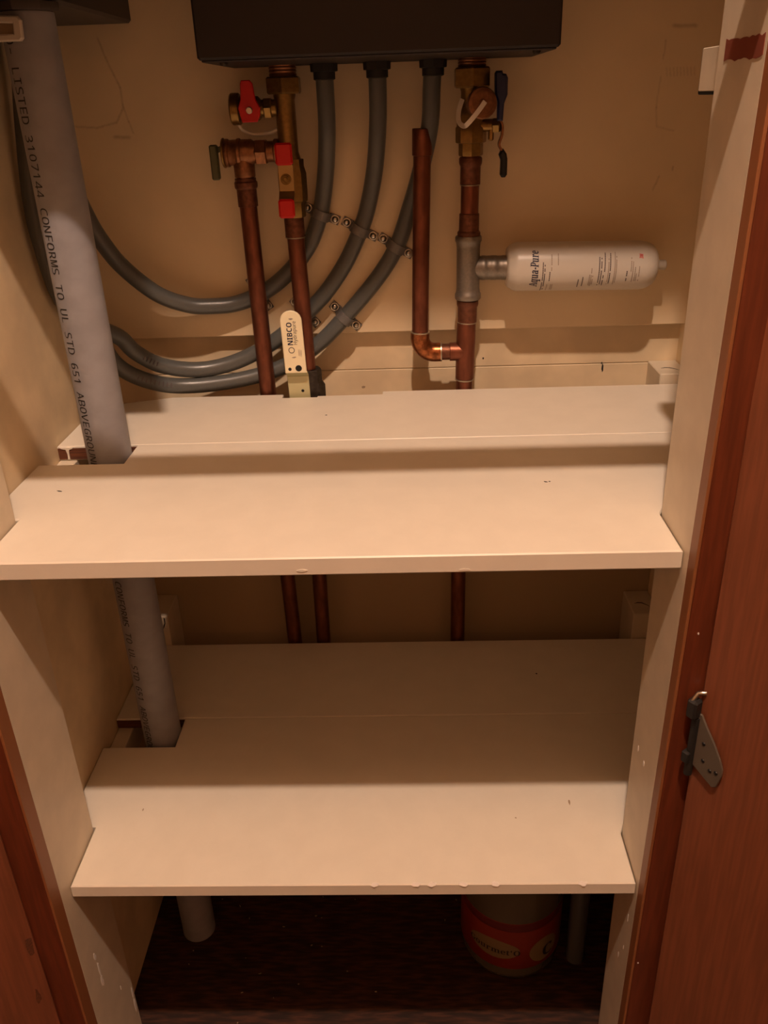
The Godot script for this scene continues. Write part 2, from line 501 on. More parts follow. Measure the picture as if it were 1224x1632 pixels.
	# ceiling lamp
	var cl := thing("ceiling_lamp", "small round ceiling lamp with a warm bare bulb in hallway", "lamp", V(LAMP.x, CEIL, LAMP.z))
	b = Mb.new(); b.lathe([P2(0, 0), P2(0.05, 0), P2(0.06, -0.004), P2(0.06, -0.015), P2(0.02, -0.03), P2(0.02, -0.055), P2(0, -0.055)], Transform3D(Basis.IDENTITY, V(LAMP.x, CEIL, LAMP.z))); obj("base", b, M.white_plastic, cl)
	b = Mb.new()
	var pr: Array = []
	for i in 15:
		var a := PI * i / 14.0
		pr.append(P2(0.026 * sin(a), -0.026 * cos(a)))
	b.lathe(pr, Transform3D(Basis.IDENTITY, LAMP), 24, false, 60); obj("bulb", b, M.bulb_glow, cl)

func blot(b: Mb, c: Vector3, ex: Vector3, ey: Vector3, rx: float, ry: float, th: float) -> void:    # an irregular thin flake
	var nn := ex.cross(ey).normalized()
	var p := PackedVector2Array()
	for i in 11:
		var a := TAU * i / 11.0
		var r := rng.randf_range(0.65, 1.15)
		p.append(Vector2(cos(a) * rx * r, sin(a) * ry * r))
	b.prism(p, th * 2.0, 0.0, Transform3D(Basis(ex, ey, nn), c))

func ragged(b: Mb, c: Vector3, ex: Vector3, ey: Vector3, rx: float, ry: float, th: float) -> void:
	var nn := ex.cross(ey).normalized()
	var p := PackedVector2Array()
	for i in 14: p.append(Vector2(lerpf(-rx, rx, i / 13.0), -ry + rng.randf_range(-0.0012, 0.0012)))
	for i in 14: p.append(Vector2(lerpf(rx, -rx, i / 13.0), ry + rng.randf_range(-0.0012, 0.0012)))
	b.prism(p, th * 2.0, 0.0, Transform3D(Basis(ex, ey, nn), c))

# the back panel's paint: cream with old scuffs, a scraped patch at the left and ghost marks at the right
func panel_material() -> StandardMaterial3D:
	var w := 1024
	var h := 1024
	var im := Image.create(w, h, false, Image.FORMAT_RGB8)
	im.fill(Color(0.89, 0.81, 0.67))
	var f := FastNoiseLite.new(); f.seed = 21; f.frequency = 0.008; f.fractal_octaves = 4
	for y in h:
		for x in w:
			var k := 0.985 + 0.02 * f.get_noise_2d(x, y)
			im.set_pixel(x, y, Color(0.89 * k, 0.81 * k, 0.67 * k))
	# world metres to texels: x from -0.3 to 0.55, y from -0.3 to 0.55 (triplanar repeat of 0.85 m)
	var px := func(x: float, y: float) -> Vector2: return Vector2((x + 0.3) / 0.85 * w, (0.55 - y) / 0.85 * h)
	var stroke := func(line: Array, rad: float, amt: float) -> void:
		for i in line.size() - 1:
			var a: Vector2 = px.call(line[i].x, line[i].y)
			var c: Vector2 = px.call(line[i + 1].x, line[i + 1].y)
			var n := int(a.distance_to(c)) + 1
			for s in n + 1:
				var q := a.lerp(c, float(s) / n)
				for dy in range(-4, 5):
					for dx in range(-4, 5):
						var d := Vector2(dx, dy).length()
						if d > rad: continue
						var xx := clampi(int(q.x) + dx, 0, w - 1)
						var yy := clampi(int(q.y) + dy, 0, h - 1)
						var o := im.get_pixel(xx, yy)
						im.set_pixel(xx, yy, o.lerp(Color(0.40, 0.30, 0.20), 0.6 * amt * (1.0 - d / (rad + 0.5)) * (0.6 + 0.6 * absf(f.get_noise_2d(xx * 6, yy * 6)))))
	stroke.call([P2(-0.232, 0.425), P2(-0.225, 0.40), P2(-0.214, 0.372), P2(-0.214, 0.35), P2(-0.225, 0.334), P2(-0.25, 0.329), P2(-0.276, 0.331)], 2.2, 0.16)
	stroke.call([P2(-0.214, 0.352), P2(-0.210, 0.335), P2(-0.206, 0.321)], 1.8, 0.16)
	stroke.call([P2(-0.231, 0.318), P2(-0.212, 0.317)], 3.2, 0.14)
	stroke.call([P2(0.438, 0.414), P2(0.466, 0.413)], 3.4, 0.14)
	stroke.call([P2(0.432, 0.40), P2(0.431, 0.38)], 1.8, 0.14)
	for k in 9: stroke.call([P2(0.436 + k * 0.004, 0.371), P2(0.4375 + k * 0.004, 0.362)], 1.6, 0.12)
	stroke.call([P2(0.430, 0.362), P2(0.428, 0.33), P2(0.431, 0.308), P2(0.452, 0.303)], 1.8, 0.11)
	stroke.call([P2(0.440, 0.252), P2(0.434, 0.236)], 2.0, 0.16)
	stroke.call([P2(0.456, 0.262), P2(0.456, 0.258)], 1.8, 0.25)
	var m := StandardMaterial3D.new()
	m.albedo_texture = ImageTexture.create_from_image(im)
	m.roughness = 0.6
	m.normal_enabled = true
	m.normal_texture = noise_tex(0.04, Color.BLACK, Color.WHITE, true, 2.0, 7)
	m.normal_scale = 0.12
	return m

# ---------------------------------------------------------------- shelves
func slab(poly: PackedVector2Array, y_top: float, th: float, bevel := 0.0012) -> Mb:     # outline in (x, z)
	var b := Mb.new()
	b.prism(poly, th, bevel, Transform3D(Basis(V(1, 0, 0), V(0, 0, 1), V(0, -1, 0)), V(0, y_top - th / 2, 0)), 0.6)
	return b

func build_shelves() -> void:
	var g := 0.0012
	for s in 2:
		var y := 0.0 if s == 0 else Y2
		var th := 0.0175 if s == 0 else 0.0165
		var zs := 0.5005 if s == 0 else 0.4975
		var front := thing("shelf_board", ["upper cream shelf board, its front edge across the middle of cupboard", "lower cream shelf board with small chips along its front edge"][s], "shelf", V(0.05, y, 0.36))
		var poly := pts([XI + 0.0006, 0.2802, -0.1894, 0.2802, -0.1894, 0.2244, 0.492, 0.2244, 0.492, 0.4148, XR + 0.0062, 0.4148, XR - g, 0.4302, XR - g, zs, XL + g, zs, XL + g, 0.4145, XI + 0.0006, 0.4145])
		obj("board", slab(poly, y, th), M.shelf_paint, front)
		var b: Mb
		if s == 0:
			for q: Array in [[-0.234, 0.351, 0.004, 0.0012], [0.2603, 0.3538, 0.0022, 0.0012], [0.264, 0.353, 0.001, 0.0008]]:
				b = Mb.new(); blot(b, V(q[0], y, q[1]), V(0.94, 0, 0.34), V(0.34, 0, -0.94), q[2], q[3], 0.0002); obj("dark_speck", b, M.dark_hole, front)
			for q: Array in [[0.03, -0.0125], [0.17, -0.0145]]:
				b = Mb.new(); blot(b, V(q[0], y + q[1], zs), V(1, 0, 0), V(0, 1, 0), 0.005, 0.0014, 0.0005); obj("paint_lump", b, M.shelf_paint, front)
		else:
			for q: Array in [[0.3034, 0.383, 0.0012, 0.005], [-0.2012, 0.3888, 0.0008, 0.002], [0.2382, 0.4064, 0.001, 0.001]]:
				b = Mb.new(); blot(b, V(q[0], y, q[1]), V(1, 0, 0), V(0, 0, -1), q[2], q[3], 0.0002); obj("dark_speck", b, M.stain, front)
			for xx: float in [0.078, 0.122, 0.139, 0.172, 0.206, 0.298]:
				b = Mb.new(); blot(b, V(xx, y - 0.0008, zs - 0.0004), V(1, 0, 0), V(0, 0.9, -0.44), 0.005, 0.0024, 0.0006); obj("edge_chip", b, M.chip, front)
		var rear := thing("shelf_board", ["cream rear board of the upper shelf, notched around the white handled valve", "cream rear board of the lower shelf, in shade behind the grey conduit"][s], "shelf", V(0.1, y, 0.13))
		if s == 0:
			poly = pts([XI + 0.0006, 0.2234, XI + 0.0006, 0.10, -0.25, 0.071, -0.191, 0.052, -0.042, 0.0512, -0.042, 0.0655, 0.004, 0.0655, 0.004, 0.0608, 0.09, 0.0600, 0.09, 0.0482, 0.492, 0.0478, 0.492, 0.2234])
		else:
			poly = pts([XI + 0.0006, 0.2234, XI + 0.0006, 0.0500, -0.076, 0.0500, 0.21, 0.0505, 0.492, 0.0515, 0.492, 0.2234])
		obj("board", slab(poly, y - 0.0004, th, 0.0010), M.shelf_paint, rear)
		# raw sawn edge showing in the notch, with a run of paint over it
		b = Mb.new(); b.box(V(XI + 0.001, y - th + 0.001, 0.2236), V(-0.185, y - 0.0028, 0.2244), 0.0002); obj("raw_edge", b, M.raw_wood, rear)
		if s == 0:
			b = Mb.new(); b.prism(pts([-0.281, -0.0015, -0.2795, -0.0032, -0.2745, -0.0042, -0.2733, -0.010, -0.2738, -0.0165, -0.2712, -0.0165, -0.2712, -0.009, -0.2705, -0.0045, -0.266, -0.0030, -0.2655, -0.0012]), 0.0016, 0.0003, Transform3D(Basis.IDENTITY, V(0, 0, 0.2247)))
			obj("paint_run", b, M.shelf_paint, rear)
			b = Mb.new(); blot(b, V(0.0221, y - 0.0004, 0.1373), V(1, 0, 0), V(0, 0, -1), 0.0015, 0.0012, 0.0002); obj("dark_speck", b, M.dark_hole, rear)
		else:
			b = Mb.new(); blot(b, V(0.2999, y - 0.0004, 0.1356), V(1, 0, 0), V(0, 0, -1), 0.0014, 0.0016, 0.0002); obj("dark_speck", b, M.dark_hole, rear)
		# bearers under the boards, along the side walls
		b = Mb.new(); b.box(V(XI + 0.0005, y - th - 0.040, 0.05), V(XI + 0.021, y - th - 0.0006, 0.41), 0.001)
		var c := obj("shelf_bearer", b, M.paint); tag(c, ["cream bearer strip on left wall under the upper shelf boards", "cream bearer strip on left wall under the lower shelf boards"][s], "bearer")
		b = Mb.new(); b.box(V(0.472, y - th - 0.040, 0.05), V(XO - 0.0005, y - th - 0.0006, 0.41), 0.001)
		c = obj("shelf_bearer", b, M.paint); tag(c, ["cream bearer strip on right wall under the upper shelf boards", "cream bearer strip on right wall under the lower shelf boards"][s], "bearer")
		# corner blocks standing behind the rear boards
		var top := 0.0125 if s == 0 else y + 0.042
		b = Mb.new(); b.box(V(0.4555, y - 0.05, -0.0175), V(XO - 0.0005, top, 0.0455 if s == 0 else 0.049), 0.0012)
		c = obj("corner_block", b, M.paint); tag(c, ["cream painted corner block behind right end of upper shelf", "cream painted corner block behind right end of lower shelf"][s], "block")
		b = Mb.new(); b.prism(pts([0.463, 0.020, 0.469, 0.0165, 0.4755, 0.0175, 0.483, 0.026, 0.488, 0.036, 0.484, 0.028, 0.4745, 0.0192, 0.469, 0.0185]), 0.0006, 0.0, Transform3D(Basis(V(1, 0, 0), V(0, 0, 1), V(0, -1, 0)), V(0, top, 0)))
		obj("paint_crack", b, M.dark_hole, c).position = Vector3.ZERO
		if s == 1:
			b = Mb.new(); b.box(V(XI + 0.0005, y - 0.05, -0.0175), V(-0.2515, y + 0.050, 0.047), 0.0012)
			c = obj("corner_block", b, M.paint); tag(c, "cream painted corner block behind left end of lower shelf", "block")
			b = Mb.new(); b.prism(pts([-0.2575, y + 0.048, -0.2555, y + 0.046, -0.2562, y + 0.037, -0.2590, y + 0.030, -0.2610, y + 0.027, -0.2595, y + 0.034, -0.2575, y + 0.038]), 0.0006, 0.0, Transform3D(Basis.IDENTITY, V(0, 0, 0.047)))
			obj("paint_crack", b, M.dark_hole, c).position = Vector3.ZERO

# ---------------------------------------------------------------- doors
func build_doors() -> void:
	# each slab hangs on the outer side of its stile and stands open towards the camera
	for s in 2:
		var hinge := V(-0.2785, -0.17, 0.5395) if s == 0 else V(0.376, -0.17, 0.5300)
		var ang := deg_to_rad(36.0) * (-1.0 if s == 0 else 1.0)
		var d := struct_node("door_%d" % (s + 1), ["open reddish wooden cupboard door at lower left with a dark knot", "open reddish wooden cupboard door at right with a dark hinge plate"][s], "door")
		d.position = hinge
		d.rotation.y = ang
		var b := Mb.new()
		# local: z runs along the door away from the hinge, the inner face is at x = 0
		if s == 0: b.box(V(-0.019, -0.60, 0.0), V(0.0, 0.612, 0.30), 0.0015)
		else: b.box(V(0.0, -0.60, 0.0), V(0.019, 0.612, 0.30), 0.0015)
		var o := obj("door_slab", b, M.door_wood, d)
		o.position = Vector3.ZERO
		if s == 0:
			b = Mb.new()
			blot(b, V(0.0001, -0.262, 0.006), V(0, 0, -1), V(0, 1, 0), 0.004, 0.014, 0.0003)
			blot(b, V(0.0001, -0.335, 0.014), V(0, 0, -1), V(0, 1, 0), 0.003, 0.012, 0.0003)
			obj("knot", b, M.raw_wood, d).position = Vector3.ZERO
			b = Mb.new(); b.lathe([P2(0, 0.003), P2(0.003, 0.003), P2(0.0036, 0.002), P2(0.0036, 0)], xf_y(V(0.0, -0.035, 0.004), V(1, 0, 0)), 16)
			obj("screw", b, M.dark_steel, d).position = Vector3.ZERO
		else:
			b = Mb.new(); b.lathe([P2(0, 0.003), P2(0.003, 0.003), P2(0.0036, 0.002), P2(0.0036, 0)], xf_y(V(0.0, 0.416, 0.003), V(-1, 0, 0)), 16)
			obj("screw", b, M.dark_steel, d).position = Vector3.ZERO
			# wrap hinge: barrel at the stile and a leaf plate on the door's inner face
			b = Mb.new()
			b.prism(pts([0.0005, 0.012, 0.0005, -0.036, 0.004, -0.041, 0.026, -0.052, 0.030, -0.049, 0.0335, -0.034, 0.0335, -0.027, 0.030, -0.019, 0.022, -0.006, 0.012, 0.007, 0.006, 0.016, 0.003, 0.016]), 0.0022, 0.0005, Transform3D(Basis(V(0, 0, 1), V(0, 1, 0), V(-1, 0, 0)), V(-0.0030, 0.009, 0)), 0.5)
			var leaf := obj("hinge_plate", b, M.plate_grey, d); leaf.position = Vector3.ZERO
			for q: Array in [[0.012, -0.012], [0.022, -0.036], [0.028, -0.034], [0.014, -0.030]]:
				b = Mb.new(); b.lathe([P2(0, 0.0009), P2(0.0016, 0.0006), P2(0.002, 0)], xf_y(V(-0.0041, q[1] + 0.009, q[0]), V(-1, 0, 0)), 12)
				obj("rivet", b, M.black_vinyl, leaf).position = Vector3.ZERO
			b = Mb.new(); b.tube([V(-0.004, -0.045, 0.001), V(-0.004, 0.020, 0.001)], 0.0038, 14)
			b.box(V(-0.011, -0.030, -0.004), V(-0.003, -0.018, 0.003), 0.001)
			b.box(V(-0.012, 0.020, -0.006), V(-0.001, 0.040, 0.004), 0.002)
			obj("hinge_barrel", b, M.black_rubber, d).position = Vector3.ZERO
			b = Mb.new(); b.tube([V(-0.010, 0.036, -0.003), V(-0.005, 0.046, 0.0), V(0.0, 0.046, 0.004)], 0.0022, 10)
			obj("hinge_spring", b, M.steel, d).position = Vector3.ZERO

# ---------------------------------------------------------------- heater
func build_heater() -> void:
	var h := thing("water_heater", "dark brown box of the wall mounted water heater, bottom edge at top", "water heater", V(0.1, 0.392, 0.09))
	var b := Mb.new(); b.box(V(-0.0775, 0.3895, 0.0005), V(0.2805, 0.95, 0.186), 0.0022)
	obj("case", b, M.heater_case, h)
	b = Mb.new(); b.box(V(-0.0740, 0.3876, 0.004), V(0.2770, 0.3900, 0.1820), 0.0008)
	obj("bottom_pan", b, M.heater_lip, h)
	for xx: float in [-0.055, 0.26]:
		b = Mb.new(); b.lathe([P2(0, -0.003), P2(0.003, -0.003), P2(0.0042, -0.001), P2(0.0042, 0)], Transform3D(Basis.IDENTITY, V(xx, 0.3878, 0.165)), 12)
		obj("screw", b, M.dark_steel, h)
	# electrical box on the left wall
	var e := thing("electrical_box", "dark grey metal electrical box at top left corner above conduit", "electrical box", V(-0.237, 0.438, 0.18))
	b = Mb.new(); b.box(V(XI + 0.0005, 0.438, 0.0005), V(-0.1885, 0.80, 0.383), 0.003); obj("box_body", b, M.box_grey, e)
	b = Mb.new(); b.box(V(XI + 0.0005, 0.440, 0.3835), V(-0.103, 0.82, 0.3865), 0.001); obj("cover", b, M.box_grey, e)
	b = Mb.new(); b.lathe([P2(0.0243, 0), P2(0.030, 0), P2(0.031, 0.002), P2(0.031, 0.007), P2(0.0243, 0.007)], Transform3D(Basis.IDENTITY, V(-0.2140, 0.4305, 0.25)), 8, true); obj("locknut", b, M.box_grey, e)

# ---------------------------------------------------------------- grey conduits and hoses
func cyl_bend(axis_at: Vector3, r: float, ang0: float, y0: float) -> Callable:
	# text runs down a vertical pipe, tops of the letters towards +x
	return func(tx: float, ty: float) -> Array:
		var a := ang0 + ty / r
		var nn := Vector3(sin(a), 0, cos(a))
		return [axis_at + Vector3(0, y0 - tx, 0) + nn * (r + 0.00025), nn]

func build_conduits() -> void:
	var ctr := V(-0.2140, 0, 0.25)
	var c := thing("plastic_conduit", "thick grey plastic conduit with printed black lettering at the left", "conduit", V(ctr.x, FLOOR, ctr.z))
	var b := Mb.new()
	b.lathe([P2(0.0243, FLOOR + 0.0005), P2(0.0243, 0.4300)], Transform3D(Basis.IDENTITY, ctr), 48)
	obj("pipe", b, M.pvc_grey, c)
	var t := letters("B 0- LISTED 3107144 CONFORMS TO UL STD 651 ABOVEGROUND", 0.0097, "Droid Sans Mono", cyl_bend(ctr, 0.0243, deg_to_rad(-29), 0.209))
	obj("lettering", t, M.ink_black, c)
	t = letters("3107144 CONFORMS TO UL STD 651 ABOVEGROUND", 0.0097, "Droid Sans Mono", cyl_bend(ctr, 0.0243, deg_to_rad(-29), -0.26))
	obj("lettering", t, M.ink_black, c)
	# white square clip near the conduit's top
	var k := thing("cable_clip", "white square plastic clip beside the top of grey conduit", "clip", V(-0.226, 0.415, 0.278))
	b = Mb.new()
	b.prism(pts([-0.262, 0.4285, -0.211, 0.4255, -0.2085, 0.4225, -0.2095, 0.4085, -0.212, 0.406, -0.262, 0.4065, -0.262, 0.4120, -0.217, 0.4120, -0.2160, 0.4200, -0.262, 0.4225]), 0.006, 0.0012, Transform3D(Basis.IDENTITY, V(0, 0, 0.2785)))
	obj("frame", b, M.white_plastic, k)
	b = Mb.new(); b.box(V(-0.262, 0.4115, 0.2752), V(-0.2160, 0.4222, 0.2772), 0.0004); obj("insert", b, M.stain, k)
	# three flexible conduits
	var paths := [
		[V(0.0360, 0.3875, 0.0450), V(0.0359, 0.3629, 0.0430), V(0.0349, 0.3233, 0.0350), V(0.0304, 0.2814, 0.0220), V(0.0232, 0.2412, 0.0130), V(0.0159, 0.2152, 0.0120), V(0.0009, 0.1836, 0.0120), V(-0.0258, 0.1530, 0.0120), V(-0.0583, 0.1290, 0.0120), V(-0.0968, 0.1143, 0.0140), V(-0.1291, 0.1124, 0.0200), V(-0.1598, 0.1167, 0.0280), V(-0.1952, 0.1347, 0.0400), V(-0.2306, 0.1713, 0.0500), V(-0.2482, 0.2061, 0.0620), V(-0.2572, 0.2343, 0.0700), V(-0.2670, 0.2736, 0.0720), V(-0.2690, 0.3210, 0.0720), V(-0.2685, 0.3791, 0.0720), V(-0.2686, 0.4375, 0.0720)],
		[V(0.0964, 0.3875, 0.0450), V(0.0965, 0.3608, 0.0430), V(0.0949, 0.3213, 0.0350), V(0.0889, 0.2724, 0.0220), V(0.0783, 0.2283, 0.0130), V(0.0667, 0.1985, 0.0120), V(0.0463, 0.1603, 0.0120), V(0.0179, 0.1228, 0.0120), V(-0.0113, 0.0957, 0.0120), V(-0.0515, 0.0636, 0.0140), V(-0.1040, 0.0384, 0.0200), V(-0.1541, 0.0305, 0.0300), V(-0.1997, 0.0413, 0.0450), V(-0.2280, 0.0640, 0.0600), V(-0.2410, 0.0890, 0.0760), V(-0.2580, 0.1180, 0.1220), V(-0.2690, 0.1567, 0.1620), V(-0.2720, 0.2220, 0.1790), V(-0.2720, 0.2704, 0.1800), V(-0.2685, 0.3369, 0.1700), V(-0.2648, 0.3834, 0.1620), V(-0.2600, 0.4375, 0.1580)],
		[V(0.1601, 0.3875, 0.0450), V(0.1584, 0.3588, 0.0440), V(0.1561, 0.3193, 0.0370), V(0.1453, 0.2708, 0.0240), V(0.1300, 0.2231, 0.0140), V(0.1131, 0.1794, 0.0120), V(0.0860, 0.1393, 0.0120), V(0.0408, 0.0900, 0.0120), V(0.0027, 0.0550, 0.0130), V(-0.0457, 0.0275, 0.0180), V(-0.1054, 0.0138, 0.0270), V(-0.1716, 0.0112, 0.0390), V(-0.2128, 0.0220, 0.0550), V(-0.2463, 0.0450, 0.0690), V(-0.2600, 0.0780, 0.0820), V(-0.2635, 0.1400, 0.0990), V(-0.2630, 0.2370, 0.1130), V(-0.2610, 0.3357, 0.1190), V(-0.2580, 0.4375, 0.1210)]]
	var names := ["leftmost grey flexible hose from the heater, uppermost of the loops at left", "middle grey flexible hose of the three hanging from the heater", "rightmost grey flexible hose from the heater, lowest loop at left, printed marks"]
	for i in 3:
		var h := thing("flexible_conduit", names[i], "hose", paths[i][0], "grey flexible hoses hanging from the heater")
		b = Mb.new(); b.tube(curve(paths[i], 8), 0.0104, 24); obj("hose", b, M.hose_grey, h)
		var p0: Vector3 = paths[i][0]
		b = Mb.new(); b.lathe([P2(0.0105, -0.009), P2(0.0155, -0.008), P2(0.0158, 0.0), P2(0.0105, 0.0)], Transform3D(Basis.IDENTITY, p0), 8, true)
		b.lathe([P2(0.0104, -0.017), P2(0.0125, -0.016), P2(0.0125, -0.008)], Transform3D(Basis.IDENTITY, p0), 20)
		obj("connector", b, M.black_rubber, h)
		if i > 0:        # faint print on the hose near the left end
			var cv := curve(paths[i], 8)
			b = Mb.new()
			for q in 9:
				var kk := (92 if i == 2 else 98) + (q if i == 2 else q / 2)
				if kk + 1 >= cv.size(): break
				var a: Vector3 = cv[kk]
				var d: Vector3 = (cv[kk + 1] - a).normalized()
				var out := (V(0.15, 0.35, 0.9) - d * V(0.15, 0.35, 0.9).dot(d)).normalized()
				var side := d.cross(out)
				b.prism(pts([-0.0006, -0.003, 0.0006, -0.003, 0.0007, 0.002 + 0.001 * (q % 3), -0.0005, 0.003]), 0.0007, 0.0, Transform3D(Basis(d, side, out), a + out * 0.0103))
			obj("print", b, M.ink_grey, h)
	# two-hole straps
	var cl := [[V(0.0187, 0.2211, 0.0116), 66.0], [V(0.0668, 0.2008, 0.0116), 62.0], [V(0.1123, 0.1787, 0.0116), 59.0], [V(0.0425, 0.0905, 0.0116), 47.0], [V(-0.0112, 0.0973, 0.0116), 42.0], [V(-0.0697, 0.1232, 0.0120), 31.0]]
	var cn := ["grey two screw strap on the leftmost hose, near red handle", "grey two screw strap on the middle hose, centre of upper three", "grey two screw strap on the right hose beside the open copper riser", "grey two screw strap slanting over lower part of the right hose", "grey two screw strap behind the white valve handle on middle hose", "grey two screw strap low on the leftmost hose behind left copper pipe"]
	for i in 6:
		var at: Vector3 = cl[i][0]
		var ang := deg_to_rad(cl[i][1])
		var along := V(cos(ang), sin(ang), 0)
		var across := V(sin(ang), -cos(ang), 0)
		var k2 := thing("hose_strap", cn[i], "strap", V(at.x, at.y, 0.0), "grey straps holding the hoses to the wall")
		var base := V(at.x, at.y, 0.0)
		var outl := PackedVector2Array([P2(-0.0245, 0.0002), P2(-0.0245, 0.0018), P2(-0.0125, 0.0018)])
		for a in 13:
			var th := PI - PI * a / 12.0
			outl.append(P2(0.0119 * cos(th), at.z + 0.0119 * sin(th)))
		outl.append_array([P2(0.0125, 0.0018), P2(0.0245, 0.0018), P2(0.0245, 0.0002), P2(0.0108, 0.0002)])
		for a in 13:
			var th := PI * a / 12.0
			outl.append(P2(0.0106 * cos(th), at.z + 0.0106 * sin(th)))
		outl.append(P2(-0.0108, 0.0002))
		b = Mb.new(); b.prism(outl, 0.0115, 0.0003, Transform3D(Basis(across, V(0, 0, 1), across.cross(V(0, 0, 1))), base), 0.5)
		obj("strap", b, M.strap_grey, k2)
		for s: float in [-1.0, 1.0]:
			b = Mb.new()
			var sx := xf_y(base + across * 0.0187 * s + V(0, 0, 0.0018), V(0, 0, 1))
			b.lathe([P2(0, 0.0042), P2(0.0015, 0.0041), P2(0.003, 0.0033), P2(0.0040, 0.0018), P2(0.0043, 0.0010), P2(0.0054, 0.0009), P2(0.0054, 0)], sx, 16)
			obj("screw", b, M.steel, k2)

# ---------------------------------------------------------------- pipework
func pipe_lathe(b: Mb, a: Vector3, c: Vector3, prof: Array, seg := 28, facet := false) -> void:     # profile heights are fractions of the length
	var d := c - a
	var q: Array = []
	for p: Vector2 in prof: q.append(P2(p.x, p.y * d.length()))
	b.lathe(q, xf_y(a, d, PI / 6 if facet else 0.0), seg, facet)

func cylinder(b: Mb, a: Vector3, c: Vector3, r: float, ch := 0.0008, seg := 28, facet := false) -> void:
	var L := (c - a).length()
	b.lathe([P2(0, 0), P2(r - ch, 0), P2(r, ch), P2(r, L - ch), P2(r - ch, L), P2(0, L)], xf_y(a, c - a, PI / 6 if facet else 0.0), seg, facet)

func threads(b: Mb, a: Vector3, c: Vector3, r: float, turns: int) -> void:
	var L := (c - a).length()
	var q: Array = [P2(0, 0)]
	for i in turns:
		q.append(P2(r - 0.0008, L * (i + 0.1) / turns))
		q.append(P2(r, L * (i + 0.5) / turns))
		q.append(P2(r - 0.0008, L * (i + 0.9) / turns))
	q.append(P2(0, L))
	b.lathe(q, xf_y(a, c - a), 24)

func union_top(parent: Node3D, x: float, z: float, ys: Array, r_nip: float, r_nut: float) -> void:
	var b := Mb.new()
	cylinder(b, V(x, ys[1] - 0.002, z), V(x, 0.3888, z), r_nip, 0.001)
	threads(b, V(x, ys[1], z), V(x, ys[0] + 0.004, z), r_nip + 0.0012, 4)
	obj("threaded_nipple", b, M.bronze, parent)
	b = Mb.new()
	cylinder(b, V(x, ys[2], z), V(x, ys[1], z), r_nut, 0.0018, 6, true)
	obj("union_nut", b, M.brass, parent)

